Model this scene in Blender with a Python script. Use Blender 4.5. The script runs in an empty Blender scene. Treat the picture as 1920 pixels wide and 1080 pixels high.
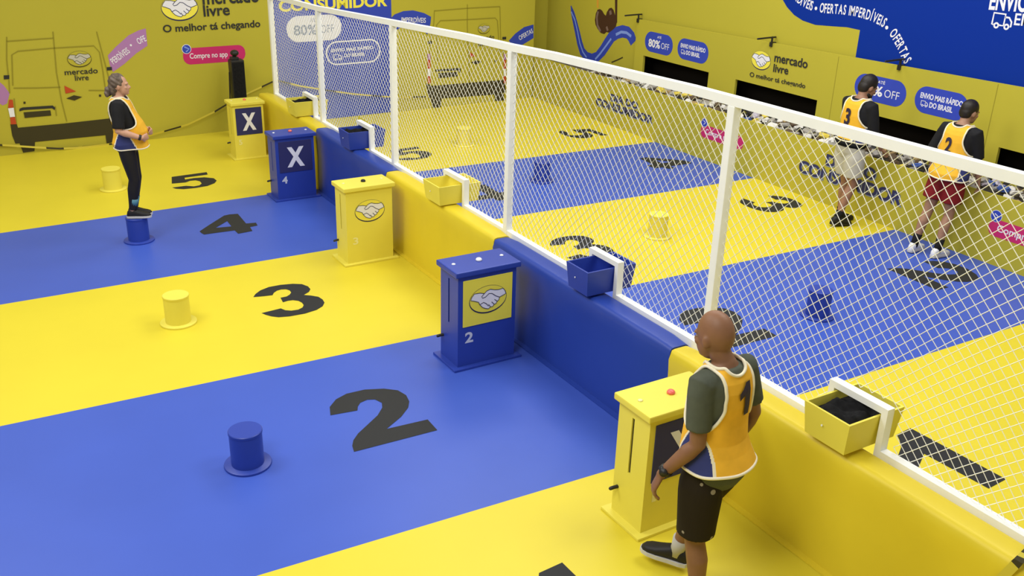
import bpy, bmesh, math, random
from mathutils import Vector, Matrix, Euler
V = Vector
C = bpy.context.scene.collection
SC = bpy.context.scene
random.seed(7)
PI = math.pi

# ------------------------------------------------------------------ camera
CAM_LOC = V((-4.0086, -4.4564, 3.6836))
CAM_ROT = Euler((1.1697196, -0.0279912, -0.5404704), 'XYZ')
FPX = 1818.39
cam_data = bpy.data.cameras.new('camera')
cam_data.sensor_width = 36.0
cam_data.lens = FPX / 1920 * 36.0
cam_data.clip_end = 200
cam = bpy.data.objects.new('camera', cam_data)
cam.location = CAM_LOC
cam.rotation_euler = CAM_ROT
C.objects.link(cam)
SC.camera = cam

# ------------------------------------------------------------------ world, lights, exposure
SC.view_settings.view_transform = 'Standard'
SC.view_settings.look = 'None'
SC.view_settings.gamma = 1.0
SC.view_settings.use_curve_mapping = False
SC.view_settings.exposure = 0.0
world = bpy.data.worlds.new('hall_air')
SC.world = world
world.use_nodes = True
world.node_tree.nodes['Background'].inputs[0].default_value = (1.0, 0.97, 0.92, 1)
world.node_tree.nodes['Background'].inputs[1].default_value = 0.26


def area(name, loc, size, power, color=(1, 1, 1), rot=(0, 0, 0), spread=180):
    l = bpy.data.lights.new(name, 'AREA')
    l.shape = 'RECTANGLE'
    l.size, l.size_y = size
    l.energy = power
    l.color = color
    l.spread = math.radians(spread)
    o = bpy.data.objects.new(name, l)
    o.location = loc
    o.rotation_euler = rot
    C.objects.link(o)
    return o


for lx, ly, w, tilt in [(-5.2, -2.0, 1.15, 28), (2.6, -0.8, 1.04, 0), (-5.2, 3.0, 1.1, 28), (2.6, 3.4, 0.95, 0), (-4.4, 7.0, 0.46, 24), (2.6, 7.2, 0.72, 0)]:
    area('ceiling_lamp', (lx, ly, 6.4), (3.2, 2.6), 225 * w, (1.0, 0.985, 0.95), (0, -math.radians(tilt), 0))


# ------------------------------------------------------------------ pixel rays (1920 x 1080 frame) onto the planes of the place
RM = CAM_ROT.to_matrix()


def ray(px, py):
    return RM @ V(((px - 960) / FPX, -(py - 540) / FPX, -1.0))


class Plane:
    """a flat surface of the place, with its own in-plane axes"""
    def __init__(s, o, u, v, n):
        s.o, s.u, s.v, s.n = V(o), V(u).normalized(), V(v).normalized(), V(n).normalized()

    def uv(s, px, py):
        d = ray(px, py)
        t = (s.o - CAM_LOC).dot(s.n) / d.dot(s.n)
        p = CAM_LOC + d * t - s.o
        return (p.dot(s.u), p.dot(s.v))

    def to3(s, u, v, n=0.0):
        return s.o + s.u * u + s.v * v + s.n * n


XR = 5.463          # front panel of the counter
XW = 5.995          # panel with the hatches
XU = 6.075          # upper wall behind the panel
ang = math.atan2(10.40 - 10.05, 5.4 + 3.3)
FLOOR = Plane((0, 0, 0), (1, 0, 0), (0, 1, 0), (0, 0, 1))
BACK = Plane((0, 10.05 + 3.3 * math.tan(ang), 0), (math.cos(ang), math.sin(ang), 0), (0, 0, 1), (math.sin(ang), -math.cos(ang), 0))
COUNTER = Plane((XR, 0, 0), (0, -1, 0), (0, 0, 1), (-1, 0, 0))
HATCH = Plane((XW, 0, 0), (0, -1, 0), (0, 0, 1), (-1, 0, 0))
UPPER = Plane((XU, 0, 0), (0, -1, 0), (0, 0, 1), (-1, 0, 0))


def fl(px, py, z=0.0):
    d = ray(px, py)
    return CAM_LOC + d * ((z - CAM_LOC.z) / d.z)


# ------------------------------------------------------------------ materials
MATS = {}


def mat(name, col, rough=0.5, spec=0.5, noise=0.0, nscale=6.0, bump=0.0, bscale=30.0, emit=None, metal=0.0, coat=0.0):
    if name in MATS:
        return MATS[name]
    m = bpy.data.materials.new(name)
    m.use_nodes = True
    nt = m.node_tree
    b = nt.nodes['Principled BSDF']
    b.inputs['Roughness'].default_value = rough
    b.inputs['Specular IOR Level'].default_value = spec
    b.inputs['Metallic'].default_value = metal
    b.inputs['Coat Weight'].default_value = coat
    b.inputs['Base Color'].default_value = (*col, 1)
    tc = nt.nodes.new('ShaderNodeTexCoord')
    if noise > 0:
        n = nt.nodes.new('ShaderNodeTexNoise')
        n.inputs['Scale'].default_value = nscale
        n.inputs['Detail'].default_value = 3
        nt.links.new(tc.outputs['Object'], n.inputs['Vector'])
        r = nt.nodes.new('ShaderNodeValToRGB')
        r.color_ramp.elements[0].position = 0.3
        r.color_ramp.elements[1].position = 0.7
        r.color_ramp.elements[0].color = (*[c * (1 - noise) for c in col], 1)
        r.color_ramp.elements[1].color = (*[min(1, c * (1 + noise)) for c in col], 1)
        nt.links.new(n.outputs['Fac'], r.inputs['Fac'])
        nt.links.new(r.outputs['Color'], b.inputs['Base Color'])
    if bump > 0:
        n2 = nt.nodes.new('ShaderNodeTexNoise')
        n2.inputs['Scale'].default_value = bscale
        n2.inputs['Detail'].default_value = 2
        nt.links.new(tc.outputs['Object'], n2.inputs['Vector'])
        bp = nt.nodes.new('ShaderNodeBump')
        bp.inputs['Strength'].default_value = bump
        bp.inputs['Distance'].default_value = 0.02
        nt.links.new(n2.outputs['Fac'], bp.inputs['Height'])
        nt.links.new(bp.outputs['Normal'], b.inputs['Normal'])
    if emit:
        b.inputs['Emission Color'].default_value = (*emit[:3], 1)
        b.inputs['Emission Strength'].default_value = emit[3]
    MATS[name] = m
    return m


Y_FLOOR = mat('yellow_vinyl_floor', (0.72, 0.60, 0.036), 0.45, 0.35, 0.025, 1.2)
B_FLOOR = mat('blue_vinyl_floor', (0.050, 0.105, 0.50), 0.40, 0.4, 0.04, 1.2)
Y_PAD = mat('yellow_vinyl_pad', (0.74, 0.585, 0.030), 0.45, 0.35, 0.03, 2.0, 0.12, 3.0)
B_PAD = mat('blue_vinyl_pad', (0.021, 0.056, 0.345), 0.42, 0.4, 0.03, 2.0, 0.12, 3.0)
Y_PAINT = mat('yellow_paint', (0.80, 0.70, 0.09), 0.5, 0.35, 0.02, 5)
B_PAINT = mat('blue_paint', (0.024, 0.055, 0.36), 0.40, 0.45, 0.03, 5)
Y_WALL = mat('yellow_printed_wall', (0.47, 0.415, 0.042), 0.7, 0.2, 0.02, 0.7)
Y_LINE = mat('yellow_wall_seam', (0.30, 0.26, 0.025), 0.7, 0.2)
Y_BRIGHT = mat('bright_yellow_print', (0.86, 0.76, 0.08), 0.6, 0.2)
WHITE = mat('white_paint', (0.90, 0.91, 0.86), 0.4, 0.4, 0.015, 8)
W_PRINT = mat('white_print', (0.80, 0.80, 0.88), 0.6, 0.2)
W_DULL = mat('dull_white_print', (0.52, 0.50, 0.42), 0.65, 0.2)
T_YEL = mat('tape_yellow', (0.60, 0.50, 0.05), 0.5, 0.3)
NAVY = mat('navy_print', (0.030, 0.032, 0.13), 0.5, 0.3)
NAVY_D = mat('dark_navy_print', (0.024, 0.026, 0.085), 0.55, 0.3)
B_PRINT = mat('blue_print', (0.035, 0.065, 0.47), 0.55, 0.25)
B_PRINT2 = mat('royal_blue_print', (0.002, 0.028, 0.29), 0.6, 0.12)
B_LIGHT = mat('light_blue_print', (0.22, 0.33, 0.85), 0.6, 0.2)
BLACK = mat('black_print', (0.028, 0.028, 0.028), 0.6, 0.3)
D_GREY = mat('floor_numeral_vinyl', (0.026, 0.027, 0.028), 0.6, 0.2)
BUMPER = mat('dark_olive_print', (0.050, 0.042, 0.016), 0.7, 0.2)
MAGENTA = mat('magenta_print', (0.56, 0.028, 0.15), 0.6, 0.2)
LILAC = mat('lilac_print', (0.42, 0.20, 0.45), 0.65, 0.2)
RED_P = mat('red_print', (0.50, 0.07, 0.02), 0.65, 0.2)
GREY_P = mat('grey_blue_print', (0.25, 0.30, 0.44), 0.65, 0.2)
BROWN_P = mat('dark_brown_print', (0.065, 0.028, 0.014), 0.65, 0.2)
BROWN_L = mat('light_brown_print', (0.20, 0.13, 0.11), 0.65, 0.2)
ORANGE_P = mat('orange_print', (0.65, 0.33, 0.04), 0.65, 0.2)
BLACK_M = mat('black_plastic', (0.018, 0.017, 0.016), 0.45, 0.4)
BLACK_C = mat('black_cloth', (0.012, 0.012, 0.013), 0.9, 0.1, 0.3, 30)
HATCH_SHADE = mat('hatch_shade_black', (0.012, 0.010, 0.008), 0.95, 0.05)  # near-black colour stands in for the shade inside the hatches
CORD = mat('white_net_cord', (0.90, 0.90, 0.84), 0.7, 0.2)
RED_B = mat('red_button_plastic', (0.85, 0.16, 0.13), 0.3, 0.5)
WHITE_B = mat('white_lamp_plastic', (0.90, 0.92, 0.92), 0.25, 0.5)
NUM_GREY = mat('pale_grey_sticker', (0.62, 0.66, 0.74), 0.5, 0.3)
NUM_YEL = mat('pale_yellow_sticker', (0.85, 0.80, 0.35), 0.5, 0.3)


# ------------------------------------------------------------------ helpers: objects
def link(name, me, mats, parent=None, loc=None, smooth=False):
    o = bpy.data.objects.new(name, me)
    for m in (mats if isinstance(mats, (list, tuple)) else [mats]):
        me.materials.append(m)
    C.objects.link(o)
    if parent:
        o.parent = parent
    if loc is not None:
        o.location = loc
    if smooth:
        for p in me.polygons:
            p.use_smooth = True
    return o


def obj(name, bm, mats, parent=None, smooth=False, loc=None):
    bmesh.ops.recalc_face_normals(bm, faces=bm.faces)
    me = bpy.data.meshes.new(name)
    bm.to_mesh(me)
    bm.free()
    return link(name, me, mats, parent, loc, smooth)


def empty(name, loc=(0, 0, 0), rz=0.0, scale=1.0):
    o = bpy.data.objects.new(name, None)
    o.location = loc
    o.rotation_euler = (0, 0, rz)
    o.scale = (scale,) * 3
    o.empty_display_size = 0.1
    C.objects.link(o)
    return o


def tag(o, label=None, cat=None, group=None, kind=None):
    if label: o['label'] = label
    if cat: o['category'] = cat
    if group: o['group'] = group
    if kind: o['kind'] = kind
    return o


def box(bm, lo, hi, mi=0, bevel=0.0, seg=2):
    r = bmesh.ops.create_cube(bm, size=1.0)
    vs = r['verts']
    c = [(a + b) / 2 for a, b in zip(lo, hi)]
    s = [abs(b - a) for a, b in zip(lo, hi)]
    for v in vs:
        v.co = V((c[0] + v.co.x * s[0], c[1] + v.co.y * s[1], c[2] + v.co.z * s[2]))
    fs = list({f for v in vs for f in v.link_faces})
    for f in fs: f.material_index = mi
    if bevel > 0:
        es = list({e for v in vs for e in v.link_edges})
        bmesh.ops.bevel(bm, geom=es, offset=bevel, segments=seg, affect='EDGES', profile=0.6)
    return bm


def lathe(bm, prof, n=32, centre=(0, 0, 0)):
    rings = []
    for r, z in prof:
        rings.append([bm.verts.new((centre[0] + r * math.cos(2 * PI * k / n), centre[1] + r * math.sin(2 * PI * k / n), centre[2] + z)) for k in range(n)])
    for a, b in zip(rings, rings[1:]):
        for k in range(n):
            bm.faces.new((a[k], a[(k + 1) % n], b[(k + 1) % n], b[k]))
    bm.faces.new(rings[0][::-1])
    bm.faces.new(rings[-1])


def frame_of(d):
    d = d.normalized()
    a = V((0, 0, 1)) if abs(d.z) < 0.9 else V((1, 0, 0))
    x = d.cross(a).normalized()
    return x, d.cross(x).normalized()


def tube(bm, pts, radii, n=12, closed=False, round_ends=True, flat=1.0, fdir=None):
    """round tube through points; flat<1 squeezes it along fdir"""
    pts = [V(p) for p in pts]
    if not isinstance(radii, (list, tuple)):
        radii = [radii] * len(pts)
    radii = list(radii)
    if round_ends and not closed:
        d0 = (pts[0] - pts[1]).normalized()
        d1 = (pts[-1] - pts[-2]).normalized()
        r0, r1 = radii[0], radii[-1]
        pre = [(pts[0] + d0 * r0 * math.sin(t), r0 * math.cos(t)) for t in (1.35, 0.95, 0.5)]
        post = [(pts[-1] + d1 * r1 * math.sin(t), r1 * math.cos(t)) for t in (0.5, 0.95, 1.35)]
        pts = [p for p, _ in pre] + pts + [p for p, _ in post]
        radii = [r for _, r in pre] + radii + [r for _, r in post]
    N = len(pts)
    rings = []
    x = None
    for i in range(N):
        if closed:
            d = pts[(i + 1) % N] - pts[i - 1]
        else:
            d = pts[min(i + 1, N - 1)] - pts[max(i - 1, 0)]
        if d.length < 1e-9: d = V((0, 0, 1))
        d.normalize()
        if x is None:
            if fdir is not None:
                x = V(fdir)
            else:
                x, _ = frame_of(d)
        x = (x - d * x.dot(d))
        if x.length < 1e-6: x, _ = frame_of(d)
        x.normalize()
        y = d.cross(x)
        rings.append([bm.verts.new(pts[i] + (x * math.cos(2 * PI * k / n) * flat + y * math.sin(2 * PI * k / n)) * radii[i]) for k in range(n)])
    for i in range(N if closed else N - 1):
        a, b = rings[i], rings[(i + 1) % N]
        for k in range(n):
            bm.faces.new((a[k], a[(k + 1) % n], b[(k + 1) % n], b[k]))
    if not closed:
        bm.faces.new(rings[0][::-1])
        bm.faces.new(rings[-1])


def square_bar(bm, a, b, w, h, up=(0, 0, 1)):
    a, b = V(a), V(b)
    d = (b - a).normalized()
    u = V(up) - d * V(up).dot(d)
    u.normalize()
    s = d.cross(u)
    q = [(-1, -1), (1, -1), (1, 1), (-1, 1)]
    A = [bm.verts.new(a + s * w / 2 * i + u * h / 2 * j) for i, j in q]
    B = [bm.verts.new(b + s * w / 2 * i + u * h / 2 * j) for i, j in q]
    for k in range(4):
        bm.faces.new((A[k], A[(k + 1) % 4], B[(k + 1) % 4], B[k]))
    bm.faces.new(A[::-1])
    bm.faces.new(B)


def ellipsoid(bm, c, r, rot=None, n=20):
    res = bmesh.ops.create_uvsphere(bm, u_segments=n, v_segments=max(8, n // 2 + 2), radius=1.0)
    for v in res['verts']:
        p = V((v.co.x * r[0], v.co.y * r[1], v.co.z * r[2]))
        if rot is not None: p = rot @ p
        v.co = p + V(c)


# ------------------------------------------------------------------ flat print: polygons and lettering on a plane
_TXT = {}


def text_geo(s, bold=0.0, spacing=1.0):
    key = (s, bold, spacing)
    if key in _TXT: return _TXT[key]
    cu = bpy.data.curves.new('lettering', 'FONT')
    cu.body = s
    cu.size = 1.0
    cu.offset = bold
    cu.space_character = spacing
    cu.resolution_u = 4
    cu.fill_mode = 'BOTH'
    ob = bpy.data.objects.new('lettering', cu)
    C.objects.link(ob)
    dg = bpy.context.evaluated_depsgraph_get()
    me = bpy.data.meshes.new_from_object(ob.evaluated_get(dg))
    vs = [(v.co.x, v.co.y) for v in me.vertices]
    fs = [tuple(p.vertices) for p in me.polygons]
    bpy.data.objects.remove(ob)
    bpy.data.curves.remove(cu)
    bpy.data.meshes.remove(me)
    x0, x1 = min(v[0] for v in vs), max(v[0] for v in vs)
    vs = [(x - x0, y) for x, y in vs]
    _TXT[key] = (vs, fs, x1 - x0)
    return _TXT[key]


CAP = 0.70   # cap height of the built-in face at size 1


class Print:
    """layers of flat print on a plane, later one mesh"""
    def __init__(s, plane, lift=0.0015):
        s.p, s.bm, s.mats, s.n, s.lift = plane, bmesh.new(), [], lift, lift
        s.pix = True

    def mi(s, m):
        if m not in s.mats: s.mats.append(m)
        return s.mats.index(m)

    def up(s):
        s.n += s.lift

    def uvs(s, pts):
        return [s.p.uv(*q) for q in pts]

    def poly(s, pts, m, uv=False):
        P = pts if uv else s.uvs(pts)
        f = s.bm.faces.new([s.bm.verts.new(s.p.to3(u, v, s.n)) for u, v in P])
        f.material_index = s.mi(m)
        f.normal_update()
        bmesh.ops.triangulate(s.bm, faces=[f], ngon_method='EAR_CLIP')

    def stroke(s, pts, w, m, uv=False, closed=False):
        P = [V((*q, 0)) for q in (pts if uv else s.uvs(pts))]
        W = w if isinstance(w, (list, tuple)) else [w] * len(P)
        L, R = [], []
        N = len(P)
        for i in range(N):
            a = P[i - 1] if (closed or i > 0) else P[i]
            b = P[(i + 1) % N] if (closed or i < N - 1) else P[i]
            d = (b - a)
            d = d.normalized() if d.length > 1e-9 else V((1, 0, 0))
            q = V((-d.y, d.x, 0))
            L.append(P[i] + q * W[i] / 2)
            R.append(P[i] - q * W[i] / 2)
        vl = [s.bm.verts.new(s.p.to3(q.x, q.y, s.n)) for q in L]
        vr = [s.bm.verts.new(s.p.to3(q.x, q.y, s.n)) for q in R]
        for i in range(N if closed else N - 1):
            j = (i + 1) % N
            f = s.bm.faces.new((vl[i], vl[j], vr[j], vr[i]))
            f.material_index = s.mi(m)

    def ell(s, c, r, m, n=28):
        s.poly([(c[0] + r[0] * math.cos(2 * PI * k / n), c[1] + r[1] * math.sin(2 * PI * k / n)) for k in range(n)], m, uv=True)

    def rrect(s, c, w, h, m, rad=None, n=8, stroke=None):
        rad = h / 2 if rad is None else rad
        pts = []
        for cx, cy, a0 in ((w / 2 - rad, h / 2 - rad, 0), (-w / 2 + rad, h / 2 - rad, PI / 2), (-w / 2 + rad, -h / 2 + rad, PI), (w / 2 - rad, -h / 2 + rad, 1.5 * PI)):
            for k in range(n + 1):
                a = a0 + PI / 2 * k / n
                pts.append((c[0] + cx + rad * math.cos(a), c[1] + cy + rad * math.sin(a)))
        if stroke: s.stroke(pts, stroke, m, uv=True, closed=True)
        else: s.poly(pts, m, uv=True)

    def text(s, t, a, b, cap, m, bold=0.0, uv=False, spacing=1.0):
        """baseline from a to b (pixels or uv); cap = capital height in metres"""
        A, B = (V((*a, 0)), V((*b, 0))) if uv else (V((*s.p.uv(*a), 0)), V((*s.p.uv(*b), 0)))
        vs, fs, w = text_geo(t, bold, spacing)
        d = B - A
        sx = d.length / w
        d.normalize()
        q = V((-d.y, d.x, 0))
        sy = cap / CAP
        vv = []
        for x, y in vs:
            pnt = A + d * (x * sx) + q * (y * sy)
            vv.append(s.bm.verts.new(s.p.to3(pnt.x, pnt.y, s.n)))
        k = s.mi(m)
        for f in fs:
            try:
                s.bm.faces.new([vv[i] for i in f]).material_index = k
            except ValueError:
                pass

    def logo(s, c, r, fill=None, hands=None, line=None, flip=1):
        """handshake in an ellipse; c centre uv, r half width"""
        fill, hands, line = fill or Y_BRIGHT, hands or W_PRINT, line or NAVY_D
        T = lambda pts: [(c[0] + x * r, c[1] + y * r) for x, y in pts]
        E = lambda a, b, dy: T([(a * math.cos(2 * PI * k / 36), dy + b * math.sin(2 * PI * k / 36)) for k in range(36)])
        s.poly(E(1.0, 0.70, -0.02), line, uv=True)
        s.up()
        s.poly(E(0.972, 0.655, 0.010), fill, uv=True)
        s.up()
        hp = [(-0.93, 0.10), (-0.88, 0.24), (-0.74, 0.40), (-0.45, 0.385), (-0.22, 0.32), (-0.08, 0.43), (0.10, 0.475), (0.34, 0.40), (0.55, 0.37),
              (0.78, 0.40), (0.90, 0.25), (0.94, 0.10), (0.78, 0.04), (0.60, -0.02), (0.57, -0.15), (0.48, -0.21), (0.42, -0.31), (0.32, -0.33),
              (0.24, -0.43), (0.12, -0.42), (0.02, -0.50), (-0.15, -0.45), (-0.30, -0.37), (-0.45, -0.20), (-0.52, -0.06), (-0.75, 0.04)]
        s.poly(T(hp), hands, uv=True)
        s.up()
        w = 0.035 * r
        s.stroke(T(hp), w * 0.9, line, uv=True, closed=True)
        for ln in ([(-0.22, 0.32), (-0.36, 0.18), (-0.30, 0.10), (-0.15, 0.13), (0.03, 0.27), (0.20, 0.24), (0.40, 0.08), (0.60, -0.02)],
                   [(0.48, -0.21), (0.33, -0.08)], [(0.32, -0.33), (0.18, -0.18)], [(0.12, -0.42), (0.02, -0.28)],
                   [(-0.45, -0.20), (-0.25, -0.12), (-0.10, -0.22), (0.02, -0.36)]):
            s.stroke(T(ln), w, line, uv=True)
        s.up()

    def truck(s, c, r, m):
        T = lambda pts: [(c[0] + x * r, c[1] + y * r) for x, y in pts]
        w = 0.16 * r
        s.stroke(T([(-0.7, -0.45), (-0.9, -0.45), (-0.9, 0.55), (0.25, 0.55), (0.25, -0.45), (-0.2, -0.45)]), w, m, uv=True)
        s.stroke(T([(0.25, 0.3), (0.65, 0.3), (0.95, -0.05), (0.95, -0.45), (0.85, -0.45)]), w, m, uv=True)
        for x in (-0.45, 0.55):
            s.stroke(T([(x + 0.2 * math.cos(2 * PI * k / 12), -0.5 + 0.2 * math.sin(2 * PI * k / 12)) for k in range(12)]), w, m, uv=True, closed=True)

    def build(s, name, parent=None, label=None):
        me = bpy.data.meshes.new(name)
        s.bm.to_mesh(me)
        s.bm.free()
        # make every face look out along the plane's normal
        o = link(name, me, s.mats, parent)
        for p in me.polygons:
            if p.normal.dot(s.p.n) < 0:
                p.flip()
        if label: o['label'] = label
        return o


def mid(a, b):
    return ((a[0] + b[0]) / 2, (a[1] + b[1]) / 2)


# ------------------------------------------------------------------ FLOOR: lanes and numerals
def glyph_px(pts, ox, oy, s):
    return [(ox + x / s, oy + y / s) for x, y in pts]


G2 = glyph_px([(1035, 380), (1030, 320), (1075, 265), (1150, 225), (1280, 195), (1420, 188), (1520, 200), (1580, 235), (1603, 280), (1595, 325), (1545, 390), (1440, 478),
               (1735, 410), (1805, 487), (1205, 643), (1192, 600), (1200, 560), (1235, 510), (1300, 450), (1375, 380), (1408, 325), (1405, 290), (1355, 266), (1300, 268), (1250, 290), (1232, 318), (1230, 345)], 350, 680, 3.84)
G3 = glyph_px([(305, 500), (340, 450), (420, 390), (560, 335), (750, 300), (950, 282), (1100, 288), (1200, 325), (1240, 370), (1215, 415), (1130, 465), (1250, 475), (1370, 495), (1440, 540), (1470, 590),
               (1440, 650), (1340, 710), (1150, 770), (900, 815), (720, 830), (600, 815), (510, 790), (440, 762), (755, 685), (830, 715), (930, 722), (1040, 705), (1110, 670), (1130, 630), (1100, 590),
               (1040, 560), (950, 550), (870, 560), (790, 585), (750, 510), (850, 490), (900, 460), (925, 425), (900, 390), (840, 372), (760, 375), (690, 395), (640, 430), (620, 468), (480, 485)], 440, 500, 8.727)
G4 = glyph_px([(500, 905), (620, 825), (810, 705), (880, 690), (985, 682), (1090, 805), (1215, 795), (1235, 830), (1140, 850), (1170, 900), (990, 935), (945, 893), (700, 925), (560, 945), (530, 930),
               (500, 905), (705, 860), (905, 842), (850, 775), (705, 860)], 300, 300, 6.75)
G5 = glyph_px([(150, 300), (148, 215), (590, 155), (605, 185), (310, 225), (318, 248), (430, 230), (560, 220), (680, 232), (718, 262), (690, 295), (600, 330), (450, 355), (300, 370), (200, 365),
               (155, 350), (330, 328), (430, 335), (500, 322), (528, 298), (505, 270), (450, 258), (380, 265), (325, 285)], 300, 300, 6.75)
G1 = glyph_px([(655, 400), (1095, 635), (1015, 678), (718, 518), (705, 550), (690, 585), (595, 535), (612, 490), (605, 455), (592, 430)], 1440, 640, 2.454)
GL = {}
for d, g in ((1, G1), (2, G2), (3, G3), (4, G4), (5, G5)):
    uv = [FLOOR.uv(*q) for q in g]
    cx = (min(u for u, v in uv) + max(u for u, v in uv)) / 2
    cy = (min(v for u, v in uv) + max(v for u, v in uv)) / 2
    GL[d] = ([(u - cx, v - cy) for u, v in uv], (cx, cy))

bm = bmesh.new()
LB = [(-9.0, [-9.0, 0.27, 2.60, 4.745, 6.60, 14.0]), (0.2, [-9.0, -0.10, 2.33, 4.712, 6.875, 14.0])]
RB = [(0.2, [-9.0, 0.075, 2.485, 4.82, 6.99, 14.0]), (9.0, [-9.0, 0.0, 2.33, 4.66, 6.78, 14.0])]
for (x0, ya), (x1, yb) in ((LB[0], LB[1]), (RB[0], RB[1])):
    for k in range(5):
        f = bm.faces.new([bm.verts.new((x0, ya[k], 0)), bm.verts.new((x1, yb[k], 0)), bm.verts.new((x1, yb[k + 1], 0)), bm.verts.new((x0, ya[k + 1], 0))])
        f.material_index = k % 2


def numeral(d, cx, cy, turned=False):
    f = bm.faces.new([bm.verts.new((cx + v, cy - u, 0.002) if turned else (cx + u, cy + v, 0.002)) for u, v in GL[d][0]])
    f.material_index = 2
    bmesh.ops.triangulate(bm, faces=[f], ngon_method='EAR_CLIP')


for d in (2, 3, 4, 5):
    numeral(d, *GL[d][1])
q = fl(1054, 1055)
numeral(1, q.x - GL[1][0][0][0], q.y - GL[1][0][0][1])
numeral(1, *GL[1][1])
for d, y in ((2, 1.33), (3, 3.56), (4, 5.72), (5, 7.82)):
    numeral(d, 1.78, y)
for d, p in ((2, (1757, 512)), (3, (1445, 381)), (4, (1245, 304)), (5, (1090, 250))):
    q = fl(*p)
    numeral(d, q.x, q.y, True)
floor = obj('floor', bm, [Y_FLOOR, B_FLOOR, D_GREY])
for p in floor.data.polygons:
    if p.normal.z < 0: p.flip()
tag(floor, 'glossy floor of yellow and blue lanes with big dark numerals 1 to 5', kind='structure')

# ------------------------------------------------------------------ BACK WALL
bm = bmesh.new()
u1 = BACK.uv(1000, 100)[0]
for (ua, ub, na, nb) in ((-9.0, u1, -0.12, 0.0),):
    P = [BACK.to3(u, v, n) for n in (na, nb) for (u, v) in ((ua, 0), (ub, 0), (ub, 4.6), (ua, 4.6))]
    vs = [bm.verts.new(p) for p in P]
    for q in ((4, 5, 6, 7), (0, 3, 2, 1), (1, 2, 6, 5), (0, 4, 7, 3), (3, 7, 6, 2), (0, 1, 5, 4)):
        bm.faces.new([vs[i] for i in q])
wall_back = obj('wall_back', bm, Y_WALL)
tag(wall_back, 'yellow printed back wall with two painted delivery vans', kind='structure')
bm = bmesh.new()
box(bm, (u1 - 0.6, 10.95, 0), (6.4, 11.05, 4.6))
wall_recess = obj('wall_recess', bm, Y_WALL)
tag(wall_recess, 'plain yellow recess wall in the far corner', kind='structure')


def crop(pts, ox, oy, s):
    return [(ox + x / s, oy + y / s) for x, y in pts]


# van drawn left of the woman
K = lambda pts: crop(pts, 0, 40, 4.154)
pr = Print(BACK)
pr.poly(K([(840, 265), (900, 200), (1000, 110), (1080, 70), (1135, 55), (1148, 190), (1060, 250), (970, 330), (880, 395), (855, 340)]), LILAC)
pr.poly(K([(-60, 440), (0, 475), (30, 500), (75, 560), (55, 640), (20, 655), (-60, 600)]), LILAC)
pr.up()
pr.text('PERDÍVEIS', K([(885, 335)])[0], K([(1015, 240)])[0], 0.085, W_PRINT, 0.01)
pr.text('•', K([(1030, 210)])[0], K([(1042, 200)])[0], 0.09, W_PRINT)
pr.text('OFE', K([(1080, 180)])[0], K([(1143, 150)])[0], 0.085, W_PRINT, 0.01)
pr.build('ribbon_print', wall_back, 'lilac ribbon print with white lettering behind the woman')
pr = Print(BACK)
pr.n = 0.004
lw = 0.016
for ln in ([(52, 120), (52, 300), (70, 470), (75, 560)], [(412, 80), (440, 400), (480, 620), (520, 780)], [(752, 80), (810, 300), (850, 450), (868, 560)], [(100, 500), (92, 260), (140, 232), (415, 208), (730, 190), (775, 240), (800, 380), (818, 510)],
           [(105, 520), (300, 518), (470, 512)], [(690, 537), (825, 538)], [(52, 155), (415, 130)], [(130, 820), (110, 600)], [(430, 660), (440, 735)], [(0, 972), (130, 975)], [(640, 975), (830, 958)]):
    pr.stroke(K(ln), lw, Y_LINE)
pr.up()
pr.poly(K([(80, 800), (130, 800), (140, 828), (500, 795), (860, 755), (892, 760), (905, 870), (810, 887), (280, 938), (120, 952), (95, 890)]), BUMPER)
pr.up()
pr.poly(K([(150, 945), (272, 938), (268, 1010), (180, 1022)]), BUMPER)
pr.poly(K([(820, 880), (905, 868), (905, 935), (830, 950)]), BUMPER)
pr.poly(K([(70, 610), (98, 610), (106, 670), (62, 675)]), RED_P)
pr.poly(K([(62, 677), (106, 672), (116, 742), (78, 746)]), W_PRINT)
pr.poly(K([(78, 748), (116, 744), (128, 800), (84, 802)]), RED_P)
pr.poly(K([(150, 700), (152, 680), (175, 670), (410, 655), (430, 672), (425, 690), (405, 676), (185, 690)]), BLACK)
pr.poly(K([(183, 708), (392, 692), (398, 733), (192, 752)]), BUMPER)
pr.poly(K([(500, 500), (592, 545), (510, 562)]), RED_P)
pr.poly(K([(515, 600), (575, 575), (640, 588), (580, 616)]), BUMPER)
pr.poly(K([(28, 420), (72, 418), (72, 448), (30, 452)]), BLACK)
pr.poly(K([(830, 357), (870, 354), (872, 380), (832, 382)]), BLACK)
pr.poly(K([(182, 625), (198, 624), (199, 641), (183, 642)]), BUMPER)
pr.poly(K([(770, 570), (786, 569), (787, 586), (771, 587)]), BUMPER)
pr.poly(K([(460, 985), (610, 975), (610, 982), (460, 993)]), BUMPER)
c = BACK.uv(*K([(618, 292)])[0])
pr.text('mercado', K([(505, 418)])[0], K([(762, 402)])[0], 0.075, BLACK, 0.012)
pr.text('livre', K([(585, 462)])[0], K([(692, 456)])[0], 0.075, BLACK, 0.012)
pr.logo(c, 0.155, fill=Y_WALL, hands=W_DULL, line=BUMPER)
pr.build('van_print', wall_back, 'life size printed rear of a yellow van with dark bumper at far left')

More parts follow.
